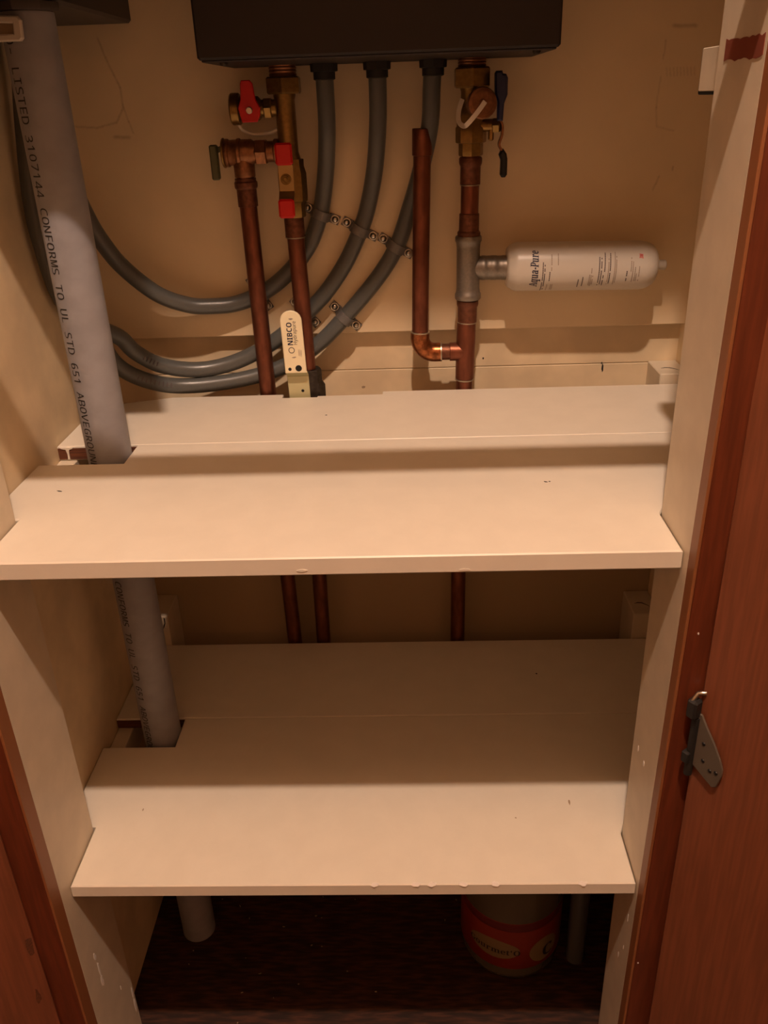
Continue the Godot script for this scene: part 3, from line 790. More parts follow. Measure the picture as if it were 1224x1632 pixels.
func build_pipes() -> void:
	var z := 0.036
	var b: Mb
	# ---- hot side service valve
	var hv := thing("hot_service_valve", "brass valve with red handles under the heater at left", "valve", V(-0.012, 0.30, z))
	union_top(hv, -0.0125, z, [0.386, 0.3762, 0.3581], 0.0150, 0.0215)
	b = Mb.new()
	b.lathe([P2(0, 0.285), P2(0.0135, 0.285), P2(0.0135, 0.290), P2(0.0118, 0.296), P2(0.0116, 0.352), P2(0.0130, 0.356), P2(0.0130, 0.359), P2(0, 0.359)], Transform3D(Basis.IDENTITY, V(-0.0125, 0, z)), 28)
	obj("body_tube", b, M.brass, hv)
	b = Mb.new()
	b.lathe([P2(0, 0.222), P2(0.0125, 0.222), P2(0.0135, 0.2235), P2(0.0135, 0.238), P2(0.0168, 0.241), P2(0.0172, 0.246), P2(0.0172, 0.272), P2(0.0150, 0.280), P2(0.0150, 0.288), P2(0, 0.288)], Transform3D(Basis.IDENTITY, V(-0.0105, 0, z)), 8, true)
	obj("ball_housing", b, M.brass, hv)
	# red two-armed handle in front of the housing
	b = Mb.new(); cylinder(b, V(-0.0145, 0.268, z + 0.012), V(-0.0145, 0.268, z + 0.031), 0.0062, 0.0006, 20); obj("stem", b, M.brass, hv)
	b = Mb.new()
	b.prism(pts([-0.0235, 0.2525, -0.0055, 0.2525, -0.0050, 0.284, -0.0235, 0.284]), 0.0022, 0.0005, Transform3D(Basis.IDENTITY, V(0.0002, 0, 0.0640)))
	b.prism(pts([0.064, 0.2537, 0.074, 0.2437, 0.0755, 0.2437, 0.0755, 0.245, 0.0650, 0.2549]), 0.018, 0.0003, Transform3D(Basis(V(0, 0, 1), V(0, 1, 0), V(-1, 0, 0)), V(-0.0146, 0, 0)))
	var hm := obj("handle", b, M.handle_metal, hv)
	b = Mb.new(); cylinder(b, V(-0.0145, 0.2685, 0.0645), V(-0.0145, 0.2685, 0.0690), 0.0048, 0.0008, 6, true)
	cylinder(b, V(-0.0145, 0.2685, 0.069), V(-0.0145, 0.2685, 0.0715), 0.0026, 0.0006, 14)
	obj("handle_nut", b, M.brass, hm)
	b = Mb.new(); b.box(V(-0.0250, 0.2830, 0.0605), V(-0.0050, 0.3075, 0.0672), 0.0022)
	obj("grip", b, M.red_vinyl, hm)
	b = Mb.new(); b.box(V(-0.0245, 0.2255, 0.0715), V(-0.0055, 0.2470, 0.0782), 0.0024)
	obj("grip", b, M.red_vinyl, hm)
	# drain cock to the left with its small red lever
	b = Mb.new()
	var yd := 0.3442
	cylinder(b, V(-0.0215, yd, z + 0.004), V(-0.0420, yd, z + 0.004), 0.0090, 0.0010, 24)
	cylinder(b, V(-0.0275, yd, z + 0.004), V(-0.0370, yd, z + 0.004), 0.0118, 0.0012, 6, true)
	obj("drain_nipple", b, M.brass, hv)
	b = Mb.new()
	b.lathe([P2(0, 0), P2(0.0095, 0), P2(0.0128, 0.003), P2(0.0135, 0.009), P2(0.0128, 0.015), P2(0.0105, 0.019), P2(0.0105, 0.021), P2(0, 0.021)], xf_y(V(-0.0400, yd, z + 0.004), V(-1, 0, 0)), 24)
	threads(b, V(-0.0600, yd, z + 0.004), V(-0.0655, yd, z + 0.004), 0.0130, 2)
	var cock := obj("drain_cock", b, M.brass, hv)
	b = Mb.new()
	b.lathe([P2(0, 0), P2(0.0160, 0), P2(0.0172, 0.0012), P2(0.0172, 0.0095), P2(0.0160, 0.011), P2(0.009, 0.011), P2(0.0, 0.0105)], xf_y(V(-0.0645, yd, z + 0.004), V(-1, 0, 0)), 30)
	obj("hose_cap", b, M.brass, cock)
	b = Mb.new()
	b.prism(pts([-0.0605, 0.3300, -0.0430, 0.3300, -0.0395, 0.3370, -0.0385, 0.3450, -0.0430, 0.3535, -0.0450, 0.3700, -0.0480, 0.3735, -0.0575, 0.3735, -0.0590, 0.3700, -0.0600, 0.3540, -0.0640, 0.3450]), 0.0045, 0.0010, Transform3D(Basis.IDENTITY, V(0, 0, z + 0.0225)))
	var lv := obj("lever", b, M.red_vinyl, cock)
	b = Mb.new(); cylinder(b, V(-0.0510, 0.3425, z + 0.012), V(-0.0510, 0.3425, z + 0.0275), 0.0038, 0.0007, 16); obj("screw", b, M.steel, lv)
	b = Mb.new(); b.tube(curve([V(-0.070, 0.331, z), V(-0.066, 0.322, z - 0.004), V(-0.052, 0.3165, z - 0.004), V(-0.034, 0.3175, z - 0.004), V(-0.022, 0.322, z - 0.002)], 6), 0.0022, 10)
	obj("cap_strap", b, M.strap_white, cock)
	# ---- relief valve
	var rv := thing("relief_valve", "bronze relief valve with a short green lever, left of red handle", "valve", V(-0.0653, 0.2972, z))
	b = Mb.new()
	var yr := 0.2972
	b.lathe([P2(0, 0), P2(0.0150, 0), P2(0.0158, 0.0015), P2(0.0158, 0.004), P2(0.0142, 0.0055), P2(0.0146, 0.014), P2(0.0158, 0.0155), P2(0.0158, 0.0185), P2(0.0146, 0.020), P2(0.0146, 0.032), P2(0.0125, 0.035), P2(0.0125, 0.037), P2(0, 0.037)], xf_y(V(-0.0885, yr, z), V(1, 0, -0.0)), 28)
	b.lathe([P2(0, 0), P2(0.0118, 0), P2(0.0125, 0.001), P2(0.0128, 0.016), P2(0.0120, 0.018), P2(0.0120, 0.026), P2(0, 0.026)], xf_y(V(-0.0675, 0.2695, z), V(0, 1, 0)), 26)
	var rb := obj("body", b, M.bronze, rv)
	b = Mb.new(); cylinder(b, V(-0.0525, yr, z), V(-0.0380, yr, z), 0.0150, 0.0016, 6, true)
	cylinder(b, V(-0.0390, yr, z), V(-0.0235, yr, z), 0.0118, 0.0008)
	cylinder(b, V(-0.0300, yr, z), V(-0.0235, yr, z), 0.0140, 0.0012)
	obj("union_nut", b, M.bronze, rv)
	b = Mb.new()
	cylinder(b, V(-0.0885, yr, z), V(-0.0915, yr, z), 0.0168, 0.0008, 28)
	obj("end_plate", b, M.brass, rv)
	b = Mb.new()
	b.prism(pts([-0.0905, 0.306, -0.0905, 0.301, -0.098, 0.297, -0.0985, 0.304]), 0.004, 0.0006, Transform3D(Basis.IDENTITY, V(0, 0, z + 0.002)))
	b.box(V(-0.1058, 0.2680, z + 0.001), V(-0.0965, 0.3070, z + 0.011), 0.0016)
	obj("lever", b, M.olive_metal, rv)
	# ---- copper pipes on the hot side
	var cp := thing("copper_pipe", "slanting left copper pipe running down from the relief valve", "pipe", V(-0.065, 0, z), "copper water pipes")
	b = Mb.new()
	b.tube([V(-0.0675, 0.272, z), V(-0.0652, 0.0, z), V(-0.0630, -0.29, z), V(-0.0608, -0.405, z), V(-0.0560, FLOOR + 0.001, z)], 0.0108, 28)
	obj("tube", b, M.copper, cp)
	b = Mb.new()
	pipe_lathe(b, V(-0.0672, 0.236, z), V(-0.0676, 0.2685, z), [P2(0.0108, 0), P2(0.0121, 0.01), P2(0.0121, 0.62), P2(0.0135, 0.66), P2(0.0140, 0.72), P2(0.0140, 0.86), P2(0.0128, 0.9), P2(0.0128, 1.0), P2(0.0, 1.0)])
	obj("adapter", b, M.copper_dull, cp)
	cp = thing("copper_pipe", "copper pipe running from the red handle down behind white valve handle", "pipe", V(-0.012, 0, z), "copper water pipes")
	b = Mb.new()
	b.tube([V(-0.0125, 0.224, z), V(-0.0115, 0.182, z), V(-0.0100, 0.103, z), V(-0.0090, 0.02, z), V(-0.0135, -0.10, z), V(-0.0150, -0.292, z), V(-0.0160, -0.406, z), V(-0.018, FLOOR + 0.001, z)], 0.0108, 28)
	obj("tube", b, M.copper, cp)
	b = Mb.new()
	pipe_lathe(b, V(-0.0122, 0.1985, z), V(-0.0124, 0.2225, z), [P2(0.0108, 0), P2(0.0122, 0.02), P2(0.0122, 1.0), P2(0.0, 1.0)])
	var ad := obj("adapter", b, M.copper_dull, cp)
	b = Mb.new(); pipe_lathe(b, V(-0.0122, 0.1970, z), V(-0.0122, 0.1995, z), [P2(0.0108, 0), P2(0.0124, 0.3), P2(0.0124, 0.7), P2(0.0110, 1)]); obj("solder_ring", b, M.solder, ad)
	# ---- ball valve with the white lettered handle
	var bv := thing("ball_valve", "brass ball valve with white lettered lever handle on upper shelf edge", "valve", V(-0.009, 0.0, z))
	b = Mb.new()
	b.lathe([P2(0, -0.050), P2(0.0150, -0.050), P2(0.0160, -0.048), P2(0.0160, -0.030), P2(0.0198, -0.024), P2(0.0198, 0.008), P2(0.0160, 0.014), P2(0.0160, 0.028), P2(0.0150, 0.030), P2(0, 0.030)], Transform3D(Basis.IDENTITY, V(-0.0070, 0, z)), 8, true)
	obj("body", b, M.dark_steel, bv)
	b = Mb.new(); cylinder(b, V(-0.019, -0.014, z + 0.005), V(-0.019, -0.014, 0.0625), 0.0060, 0.0008, 18); obj("stem", b, M.brass, bv)
	# handle: base plate, a bend, and the long arm standing proud
	b = Mb.new()
	b.prism(pts([-0.0330, -0.022, -0.0055, -0.022, -0.0062, 0.026, -0.0345, 0.026]), 0.0022, 0.0004, Transform3D(Basis.IDENTITY, V(0, 0, 0.0560)))
	b.prism(pts([0.0553, 0.0250, 0.0660, 0.0330, 0.0660, 0.0355, 0.0545, 0.0275]), 0.0284, 0.0003, Transform3D(Basis(V(0, 0, 1), V(0, 1, 0), V(-1, 0, 0)), V(-0.0204, 0, 0)))
	var hb := obj("handle_base", b, M.handle_base, bv)
	var arm := PackedVector2Array([P2(-0.0345, 0.0335), P2(-0.0068, 0.0335), P2(-0.0085, 0.1010)])
	for i in 9:
		var a := PI * (i + 0.5) / 9.0
		arm.append(P2(-0.0222 + 0.0136 * cos(a), 0.1020 + 0.0125 * sin(a)))
	arm.append(P2(-0.0358, 0.1010))
	b = Mb.new(); b.prism(arm, 0.0034, 0.0009, Transform3D(Basis.IDENTITY, V(0, 0, 0.0672)), 0.5)
	obj("handle_arm", b, M.handle_cream, hb)
	for q: Array in [[-0.0282, 0.0390, 0.0022, 0.0689], [-0.0168, 0.0400, 0.0042, 0.0689], [-0.0152, 0.0060, 0.0020, 0.0571]]:
		b = Mb.new(); cylinder(b, V(q[0], q[1], q[3] - 0.004), V(q[0], q[1], q[3] + 0.00015), q[2], 0.0001, 18); obj("hole", b, M.dark_hole, hb)
	b = Mb.new(); cylinder(b, V(-0.019, -0.012, 0.0572), V(-0.019, -0.012, 0.0625), 0.0072, 0.0012, 6, true)
	cylinder(b, V(-0.019, -0.012, 0.0625), V(-0.019, -0.012, 0.0665), 0.0036, 0.0006, 14)
	obj("handle_nut", b, M.steel, hb)
	var flat_up := func(x0: float, y0: float) -> Callable:
		return func(tx: float, ty: float) -> Array: return [V(x0 - ty, y0 + tx, 0.0691), V(0, 0, 1)]
	obj("lettering", letters("NIBCO", 0.0068, "Droid Sans", flat_up.call(-0.0248, 0.0850), false, true), M.ink_blue, hb)
	obj("lettering", letters("Hydrapure", 0.0044, "Droid Sans", flat_up.call(-0.0185, 0.0860), true, false), M.ink_grey, hb)
	for q in 3:
		b = Mb.new(); blot(b, V(-0.0150 + 0.0016 * q, 0.0600, 0.069), V(1, 0, 0), V(0, 1, 0), 0.0004, 0.0055, 0.0001); obj("faint_print", b, M.ink_pale, hb)
	b = Mb.new(); ring(b, V(-0.0240, 0.0640, 0.0691), 0.0040, 0.0009); obj("lettering", b, M.ink_grey, hb)
	b = Mb.new(); blot(b, V(-0.0222, 0.1040, 0.069), V(1, 0, 0), V(0, 1, 0), 0.003, 0.0012, 0.0001); obj("faint_print", b, M.ink_pale, hb); b = Mb.new(); blot(b, V(-0.0215, 0.0545, 0.069), V(1, 0, 0), V(0, 1, 0), 0.003, 0.0009, 0.0001); obj("faint_print", b, M.ink_pale, hb)
	# ---- cold side service valve
	var cv := thing("cold_service_valve", "brass valve with blue handle and round cap under heater at right", "valve", V(0.205, 0.32, z))
	union_top(cv, 0.2050, z, [0.386, 0.3785, 0.3573], 0.0152, 0.0226)
	b = Mb.new()
	b.lathe([P2(0, 0.326), P2(0.0160, 0.326), P2(0.0140, 0.334), P2(0.0128, 0.340), P2(0.0128, 0.354), P2(0.0140, 0.3575), P2(0, 0.3575)], Transform3D(Basis.IDENTITY, V(0.2050, 0, z)), 28)
	obj("body_tube", b, M.brass, cv)
	b = Mb.new()
	b.lathe([P2(0, 0.285), P2(0.0138, 0.285), P2(0.0145, 0.2865), P2(0.0145, 0.2985), P2(0.0178, 0.2995), P2(0.0182, 0.302), P2(0.0182, 0.3155), P2(0.0168, 0.3175), P2(0.0168, 0.328), P2(0.0150, 0.333), P2(0, 0.333)], Transform3D(Basis.IDENTITY, V(0.2045, 0, z)), 8, true)
	obj("ball_housing", b, M.brass, cv)
	# drain cock facing the camera with its cap and white strap
	var fd := V(0.16, 0.10, 0.98).normalized()
	var fa := V(0.2080, 0.338, z + 0.008)
	b = Mb.new()
	cylinder(b, fa, fa + fd * 0.020, 0.0110, 0.0010)
	threads(b, fa + fd * 0.018, fa + fd * 0.030, 0.0140, 3)
	cock = obj("drain_cock", b, M.brass, cv)
	b = Mb.new()
	b.lathe([P2(0, 0), P2(0.0158, 0), P2(0.0166, 0.001), P2(0.0166, 0.0088), P2(0.0155, 0.0102), P2(0.0120, 0.0106), P2(0.0118, 0.0098), P2(0, 0.0096)], xf_y(fa + fd * 0.028, fd), 32)
	cylinder(b, fa + fd * 0.0376, fa + fd * 0.0400, 0.0038, 0.0006, 16)
	obj("hose_cap", b, M.bronze, cock)
	b = Mb.new()
	var sp := fa + fd * 0.0405
	strip(b, curve([sp + V(0.002, 0.001, 0), sp + V(-0.006, -0.009, 0.001), sp + V(-0.016, -0.020, -0.001), sp + V(-0.0210, -0.0235, -0.006), sp + V(-0.0262, -0.019, -0.012), sp + V(-0.0262, -0.008, -0.018), sp + V(-0.022, 0.004, -0.022)], 6), Vector3.ZERO, 0.0052, 0.0012, fd)
	obj("cap_strap", b, M.strap_white, cock)
	# blue lever with a black lower tail, on a stem to the right
	b = Mb.new(); cylinder(b, V(0.216, 0.3175, z + 0.006), V(0.2380, 0.3175, z + 0.012), 0.0068, 0.0010, 20)
	cylinder(b, V(0.2290, 0.3175, z + 0.010), V(0.2375, 0.3175, z + 0.012), 0.0085, 0.0010, 6, true)
	b.box(V(0.224, 0.301, z + 0.006), V(0.230, 0.314, z + 0.014), 0.0014)
	obj("stem", b, M.brass, cv)
	b = Mb.new()
	strip(b, curve([V(0.2350, 0.325, z + 0.013), V(0.2395, 0.318, z + 0.013), V(0.2395, 0.307, z + 0.013), V(0.2365, 0.297, z + 0.013), V(0.2405, 0.289, z + 0.013), V(0.2430, 0.284, z + 0.013)], 5), V(0, 0, 1), 0.0110, 0.0024)
	hm = obj("handle", b, M.bronze, cv)
	b = Mb.new()
	b.prism(pts([0.2295, 0.371, 0.2310, 0.3735, 0.2375, 0.3735, 0.2385, 0.3705, 0.2420, 0.3700, 0.2440, 0.3660, 0.2440, 0.3490, 0.2405, 0.3400, 0.2395, 0.3220, 0.2330, 0.3220, 0.2330, 0.3420, 0.2300, 0.3500]), 0.0130, 0.0020, Transform3D(Basis.IDENTITY, V(0, 0, z + 0.016)), 0.4)
	obj("grip", b, M.blue_vinyl, hm)
	b = Mb.new()
	b.prism(pts([0.2380, 0.2900, 0.2410, 0.2925, 0.2450, 0.2870, 0.2462, 0.2810, 0.2462, 0.2640, 0.2440, 0.2610, 0.2400, 0.2610, 0.2382, 0.2640, 0.2385, 0.2800, 0.2362, 0.2860]), 0.0125, 0.0022, Transform3D(Basis.IDENTITY, V(0, 0, z + 0.014)), 0.4)
	obj("grip", b, M.black_vinyl, hm)
	# ---- copper pipe between valve and grey tee
	cp = thing("copper_pipe", "short copper pipe joining the blue handled valve to grey tee", "pipe", V(0.204, 0.24, z), "copper water pipes")
	b = Mb.new(); b.tube([V(0.2045, 0.286, z), V(0.2033, 0.190, z)], 0.0110, 28); obj("tube", b, M.copper, cp)
	b = Mb.new()
	pipe_lathe(b, V(0.2042, 0.253, z), V(0.2045, 0.2855, z), [P2(0.0110, 0), P2(0.0122, 0.02), P2(0.0122, 0.62), P2(0.0134, 0.70), P2(0.0138, 0.76), P2(0.0138, 0.90), P2(0.0126, 0.95), P2(0, 1.0)])
	obj("adapter", b, M.copper_dull, cp)
	b = Mb.new()
	pipe_lathe(b, V(0.2032, 0.192, z), V(0.2036, 0.2200, z), [P2(0, 0), P2(0.0138, 0.0), P2(0.0142, 0.06), P2(0.0142, 0.20), P2(0.0124, 0.28), P2(0.0122, 0.97), P2(0.0110, 1.0)])
	obj("adapter", b, M.copper_dull, cp)
	b = Mb.new(); pipe_lathe(b, V(0.2042, 0.2515, z), V(0.2042, 0.2535, z), [P2(0.0110, 0), P2(0.0123, 0.3), P2(0.0123, 0.7), P2(0.0111, 1)]); obj("solder_ring", b, M.solder, cp)
	# ---- grey tee
	var tee := thing("grey_tee", "grey metal tee fitting feeding the white filter cartridge", "pipe fitting", V(0.203, 0.155, z))
	b = Mb.new()
	b.lathe([P2(0, 0.1155), P2(0.0155, 0.1155), P2(0.0165, 0.117), P2(0.0165, 0.1225), P2(0.0152, 0.1245), P2(0.0146, 0.130), P2(0.0146, 0.180), P2(0.0152, 0.1855), P2(0.0165, 0.1875), P2(0.0165, 0.192), P2(0.0155, 0.1935), P2(0, 0.1935)], Transform3D(Basis.IDENTITY, V(0.2028, 0, z)), 32)
	obj("run", b, M.zinc, tee)
	b = Mb.new()
	b.lathe([P2(0, 0.0), P2(0.0110, 0.0), P2(0.0125, 0.010), P2(0.0150, 0.0165), P2(0.0150, 0.020), P2(0.0146, 0.021), P2(0.0146, 0.027), P2(0.0150, 0.028), P2(0.0150, 0.034), P2(0.0146, 0.035), P2(0.0146, 0.041), P2(0.0150, 0.042), P2(0.0150, 0.0475), P2(0.0135, 0.049), P2(0, 0.049)], xf_y(V(0.2035, 0.1545, z), V(1, -0.02, 0)), 32)
	obj("branch", b, M.zinc, tee)
	# ---- copper pipe below the grey tee with the copper tee
	cp = thing("copper_pipe", "right copper pipe running from grey tee down through both shelves", "pipe", V(0.20, 0, z), "copper water pipes")
	b = Mb.new(); b.tube([V(0.2026, 0.117, z), V(0.2010, 0.05, z), V(0.1990, 0.0, z), V(0.1930, -0.29, z), V(0.1920, -0.406, z), V(0.188, FLOOR + 0.001, z)], 0.0108, 28); obj("tube", b, M.copper, cp)
	b = Mb.new()
	pipe_lathe(b, V(0.2022, 0.086, z), V(0.2026, 0.1155, z), [P2(0.0108, 0), P2(0.0122, 0.02), P2(0.0122, 0.66), P2(0.0134, 0.74), P2(0.0138, 0.80), P2(0.0138, 0.95), P2(0, 1.0)])
	obj("adapter", b, M.copper_dull, cp)
	b = Mb.new()
	pipe_lathe(b, V(0.1994, 0.010, z), V(0.2014, 0.0865, z), [P2(0.0108, 0), P2(0.0121, 0.02), P2(0.0123, 0.3), P2(0.0123, 0.7), P2(0.0121, 0.98), P2(0.0108, 1)])
	cylinder(b, V(0.2008, 0.0475, z), V(0.1795, 0.0475, z), 0.0120, 0.0006)
	ad = obj("copper_tee", b, M.copper, cp)
	b = Mb.new(); pipe_lathe(b, V(0.1993, 0.0082, z), V(0.1994, 0.0110, z), [P2(0.0108, 0), P2(0.0124, 0.3), P2(0.0124, 0.7), P2(0.0110, 1)])
	obj("solder_ring", b, M.solder, ad)
	b = Mb.new(); pipe_lathe(b, V(0.2021, 0.0845, z), V(0.2022, 0.0875, z), [P2(0.0108, 0), P2(0.0124, 0.3), P2(0.0124, 0.7), P2(0.0110, 1)]); obj("solder_ring", b, M.solder, ad)
	# ---- riser with the elbow
	cp = thing("copper_riser", "copper riser with open top and bottom elbow, beside right hose", "pipe", V(0.142, 0.05, z))
	b = Mb.new(); b.tube([V(0.1410, 0.070, z), V(0.1468, 0.2935, z)], 0.0106, 28); obj("tube", b, M.copper, cp)
	b = Mb.new()
	pipe_lathe(b, V(0.1466, 0.2865, z), V(0.1474, 0.3165, z), [P2(0.0106, 0), P2(0.0120, 0.03), P2(0.0122, 0.97), P2(0.0116, 1.0), P2(0.0105, 1.0), P2(0.0104, 0.4), P2(0, 0.4)])
	obj("coupling", b, M.copper, cp)
	b = Mb.new()
	var arc: Array = [V(0.1412, 0.0745, z), V(0.1410, 0.066, z)]
	for i in 10:
		var a := PI + PI / 2 * (i + 1) / 10.0
		arc.append(V(0.1600 + 0.0190 * cos(a), 0.0665 + 0.0190 * sin(a), z))
	arc.append(V(0.168, 0.0475, z))
	b.tube(arc, 0.0124, 28)
	var el := obj("elbow", b, M.copper_bright, cp)
	b = Mb.new(); cylinder(b, V(0.166, 0.0475, z), V(0.181, 0.0475, z), 0.0106, 0.0004); obj("stub", b, M.copper_dull, cp)
	b = Mb.new(); pipe_lathe(b, V(0.1670, 0.0475, z), V(0.1694, 0.0475, z), [P2(0.0108, 0), P2(0.0127, 0.2), P2(0.0127, 0.8), P2(0.0108, 1)])
	obj("solder_ring", b, M.solder, el)
	b = Mb.new(); pipe_lathe(b, V(0.1411, 0.0735, z), V(0.1412, 0.0757, z), [P2(0.0108, 0), P2(0.0127, 0.2), P2(0.0127, 0.8), P2(0.0108, 1)])
	obj("solder_ring", b, M.solder, el)

func ring(b: Mb, c: Vector3, r: float, w: float) -> void:
	for i in 24:
		var a := TAU * i / 24
		var d := TAU * (i + 1) / 24
		b.quad(c + V(cos(a) * (r - w), sin(a) * (r - w), 0), c + V(cos(a) * r, sin(a) * r, 0), c + V(cos(d) * r, sin(d) * r, 0), c + V(cos(d) * (r - w), sin(d) * (r - w), 0), V(0, 0, 1))

# a band of rectangular section swept along a path; wide is the direction of its width
func strip(b: Mb, path: Array, wide: Vector3, w: float, th: float, face := Vector3.ZERO) -> void:
	var k := path.size()
	var prev: Array = []
	for i in k:
		var t: Vector3 = (path[mini(i + 1, k - 1)] - path[maxi(i - 1, 0)]).normalized()
		if face != Vector3.ZERO: wide = t.cross(face)
		var ww := (wide - t * wide.dot(t)).normalized()
		var nn := t.cross(ww)
		var q: Array = [path[i] + ww * w / 2 + nn * th / 2, path[i] - ww * w / 2 + nn * th / 2, path[i] - ww * w / 2 - nn * th / 2, path[i] + ww * w / 2 - nn * th / 2]
		if i > 0:
			b.quad(prev[0], prev[1], q[1], q[0], nn); b.quad(prev[2], prev[3], q[3], q[2], -nn)
			b.quad(prev[1], prev[2], q[2], q[1], -ww); b.quad(prev[3], prev[0], q[0], q[3], ww)
		if i == 0: b.quad(q[0], q[1], q[2], q[3], -t)
		if i == k - 1: b.quad(q[0], q[1], q[2], q[3], t)
		prev = q

# ---------------------------------------------------------------- filter cartridge
func build_filter() -> void:
	var at := V(0.2500, 0.1545, 0.036)
	var ax := V(1, -0.018, 0).normalized()
	var up := V(0.018, 1, 0).normalized()
	var R := 0.0296
	var f := thing("filter_cartridge", "white cylindrical water filter cartridge lying level with printed text", "filter", at)
	var b := Mb.new()
	var pr: Array = [P2(0, 0), P2(0.0150, 0.0), P2(0.0225, 0.0008), P2(0.0245, 0.0022), P2(0.0282, 0.0085), P2(0.0292, 0.0110), P2(R, 0.0135), P2(R, 0.163)]
	for i in 8:
		var a := PI / 2 * (i + 1) / 8.0
		pr.append(P2(R - 0.0145 * (1 - cos(a)), 0.163 + 0.0235 * sin(a)))
	pr.append(P2(0, 0.1866))
	b.lathe(pr, xf_y(at, ax), 48)
	obj("shell", b, M.white_plastic, f)
	b = Mb.new(); cylinder(b, at + ax * 0.184, at + ax * 0.1995 , 0.0062, 0.0010, 20); obj("outlet_plug", b, M.white_plastic, f)
	var wrap := func(s0: float, a0: float) -> Callable:      # text climbs round the shell
		return func(tx: float, ty: float) -> Array:
			var a := a0 + (tx * 0.64 + ty * 0.12) / R
			var nn := (up * sin(a) + V(0, 0, 1) * cos(a)).normalized()
			return [at + ax * (s0 - ty) + nn * (R + 0.0002), nn]
	obj("lettering", letters("Aqua-Pure", 0.0100, "Droid Serif", wrap.call(0.0320, deg_to_rad(3.0)), true, true), M.ink_blue, f)
	obj("lettering", letters("3M", 0.0044, "Droid Sans", wrap.call(0.1615, deg_to_rad(31)), false, true), M.ink_red, f)
	# lines of small print: thin bars round the shell
	var dark := Mb.new()
	var pale := Mb.new()
	for q: Array in [[335, 235, 415, 1], [347, 250, 410, 1], [390, 185, 290, 0], [380, 295, 355, 1], [370, 375, 415, 0], [395, 375, 410, 0], [405, 375, 415, 0], [432, 180, 255, 0], [570, 345, 395, 1], [598, 330, 390, 1], [650, 275, 390, 0], [640, 315, 385, 0], [660, 310, 380, 0], [698, 205, 385, 1], [712, 210, 380, 1], [733, 178, 300, 1], [727, 320, 385, 1], [757, 215, 380, 0], [768, 172, 375, 1], [797, 175, 380, 0], [807, 180, 370, 0], [903, 210, 300, 0], [878, 295, 360, 1], [915, 235, 365, 0], [930, 270, 360, 0], [956, 255, 360, 0], [940, 310, 360, 0]]:
		var s: float = 0.0100 + (q[0] / 4.08 + 780.0 - 820.0) * 0.00077
		var a1 := asin(clampf((424.0 - (360.0 + q[1] / 4.08)) / 39.0, -0.97, 0.97)) + 0.17
		var a0 := asin(clampf((424.0 - (360.0 + q[2] / 4.08)) / 39.0, -0.97, 0.97)) + 0.17
		var mb: Mb = dark if q[3] == 1 else pale
		var n := maxi(3, int((a1 - a0) / 0.07))
		for i in n:
			if rng.randf() < 0.12: continue
			var c0 := lerpf(a0, a1, float(i) / n)
			var c1 := lerpf(a0, a1, (i + 0.88) / n)
			var n0 := (up * sin(c0) + V(0, 0, 1) * cos(c0)).normalized()
			var n1 := (up * sin(c1) + V(0, 0, 1) * cos(c1)).normalized()
			var w := 0.00055
			mb.tri(at + ax * (s - w) + n0 * (R + 0.0002), at + ax * (s + w) + n0 * (R + 0.0002), at + ax * (s + w) + n1 * (R + 0.0002), n0, n0, n1)
			mb.tri(at + ax * (s - w) + n0 * (R + 0.0002), at + ax * (s + w) + n1 * (R + 0.0002), at + ax * (s - w) + n1 * (R + 0.0002), n0, n1, n1)
	obj("small_print", dark, M.ink_grey, f).set_meta("kind", "stuff")
	obj("small_print", pale, M.ink_pale, f).set_meta("kind", "stuff")

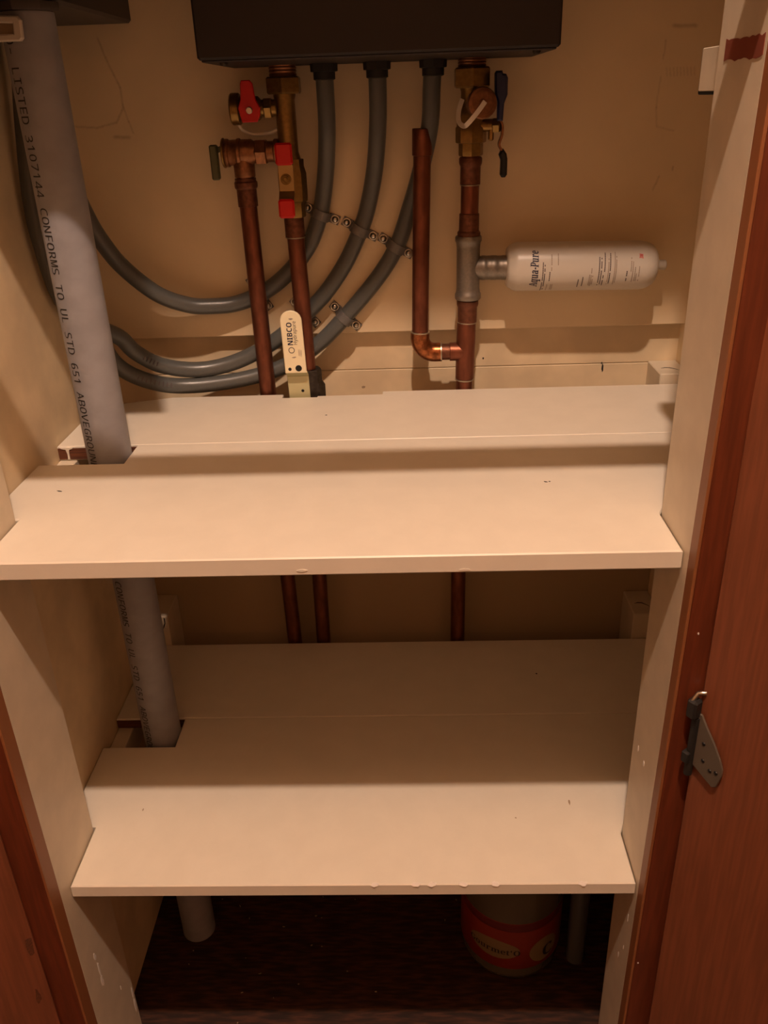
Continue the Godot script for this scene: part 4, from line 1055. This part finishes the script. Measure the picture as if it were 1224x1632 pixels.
# ---------------------------------------------------------------- under the lower shelf
func build_floor_things() -> void:
	var c := V(0.258, FLOOR, 0.272)
	var j := thing("plastic_jar", "round plastic jar with an orange label on the floor below shelves", "jar", c)
	var b := Mb.new()
	b.lathe([P2(0, 0.0008), P2(0.050, 0.0008), P2(0.062, 0.004), P2(0.069, 0.012), P2(0.072, 0.022), P2(0.072, 0.225), P2(0.066, 0.240), P2(0.052, 0.250), P2(0, 0.250)], Transform3D(Basis.IDENTITY, c), 40)
	obj("body", b, M.jar_plastic, j)
	b = Mb.new(); b.lathe([P2(0, 0.250), P2(0.054, 0.250), P2(0.056, 0.252), P2(0.056, 0.268), P2(0.053, 0.271), P2(0, 0.271)], Transform3D(Basis.IDENTITY, c), 32); obj("lid", b, M.label_red, j)
	b = Mb.new(); b.lathe([P2(0.0721, 0.034), P2(0.0724, 0.0345), P2(0.0724, 0.125), P2(0.0721, 0.1255)], Transform3D(Basis.IDENTITY, c), 48)
	var lab := obj("label", b, M.label_orange, j)
	var wrap := func(a0: float, y0: float, r: float) -> Callable:
		return func(tx: float, ty: float) -> Array:
			var a := a0 + tx / r
			var nn := V(sin(a), 0, cos(a))
			return [c + V(0, y0 + ty, 0) + nn * r, nn]
	var ell := func(a0: float, y0: float, rx: float, ry: float, r: float) -> Mb:
		var mb := Mb.new()
		var w: Callable = wrap.call(a0, y0, r)
		for k in 6:
			for i in 28:
				var p := TAU * i / 28
				var q := TAU * (i + 1) / 28
				var f0 := k / 6.0
				var f1 := (k + 1) / 6.0
				var A: Array = w.call(cos(p) * rx * f0, sin(p) * ry * f0)
				var B: Array = w.call(cos(p) * rx * f1, sin(p) * ry * f1)
				var D: Array = w.call(cos(q) * rx * f1, sin(q) * ry * f1)
				var E: Array = w.call(cos(q) * rx * f0, sin(q) * ry * f0)
				mb.tri(A[0], B[0], D[0], A[1], B[1], D[1]); mb.tri(A[0], D[0], E[0], A[1], D[1], E[1])
		return mb
	b = Mb.new(); b.lathe([P2(0.0726, 0.110), P2(0.0727, 0.1105), P2(0.0727, 0.1245), P2(0.0725, 0.125)], Transform3D(Basis.IDENTITY, c), 48); obj("label_band", b, M.label_red, lab)
	obj("label_oval", ell.call(-0.46, 0.071, 0.038, 0.018, 0.0727), M.label_cream, lab)
	obj("label_oval", ell.call(0.58, 0.064, 0.024, 0.023, 0.0727), M.label_cream, lab)
	obj("lettering", letters("Gourmet'O", 0.0100, "Droid Serif", wrap.call(-0.46, 0.068, 0.0729), false, true), M.ink_black, lab)
	obj("lettering", letters("C", 0.022, "Droid Serif", wrap.call(0.66, 0.058, 0.0729), false, true), M.ink_black, lab)
	# thin grey pipe at the right
	b = Mb.new(); b.lathe([P2(0.013, FLOOR + 0.0005), P2(0.013, Y2 - 0.018)], Transform3D(Basis.IDENTITY, V(0.3500, 0, 0.300)), 28)
	var p2 := obj("grey_pipe", b, M.hose_grey); tag(p2, "thin grey pipe standing on the dark floor right of jar", "pipe")
	# crumbs of debris
	b = Mb.new()
	for i in 60:
		var q := V(rng.randf_range(-0.22, 0.33), FLOOR + 0.0006, rng.randf_range(0.05, 0.44))
		if V(q.x - c.x, 0, q.z - c.z).length() < 0.08: continue
		var a := rng.randf_range(0, PI)
		blot(b, q, V(cos(a), 0, sin(a)), V(sin(a), 0, -cos(a)), rng.randf_range(0.0008, 0.0028), rng.randf_range(0.0005, 0.0010), 0.0004)
	var d := obj("floor_debris", b, M.stain); d.set_meta("kind", "stuff"); tag(d, "scattered wood chips and crumbs on the dark cupboard floor", "debris")
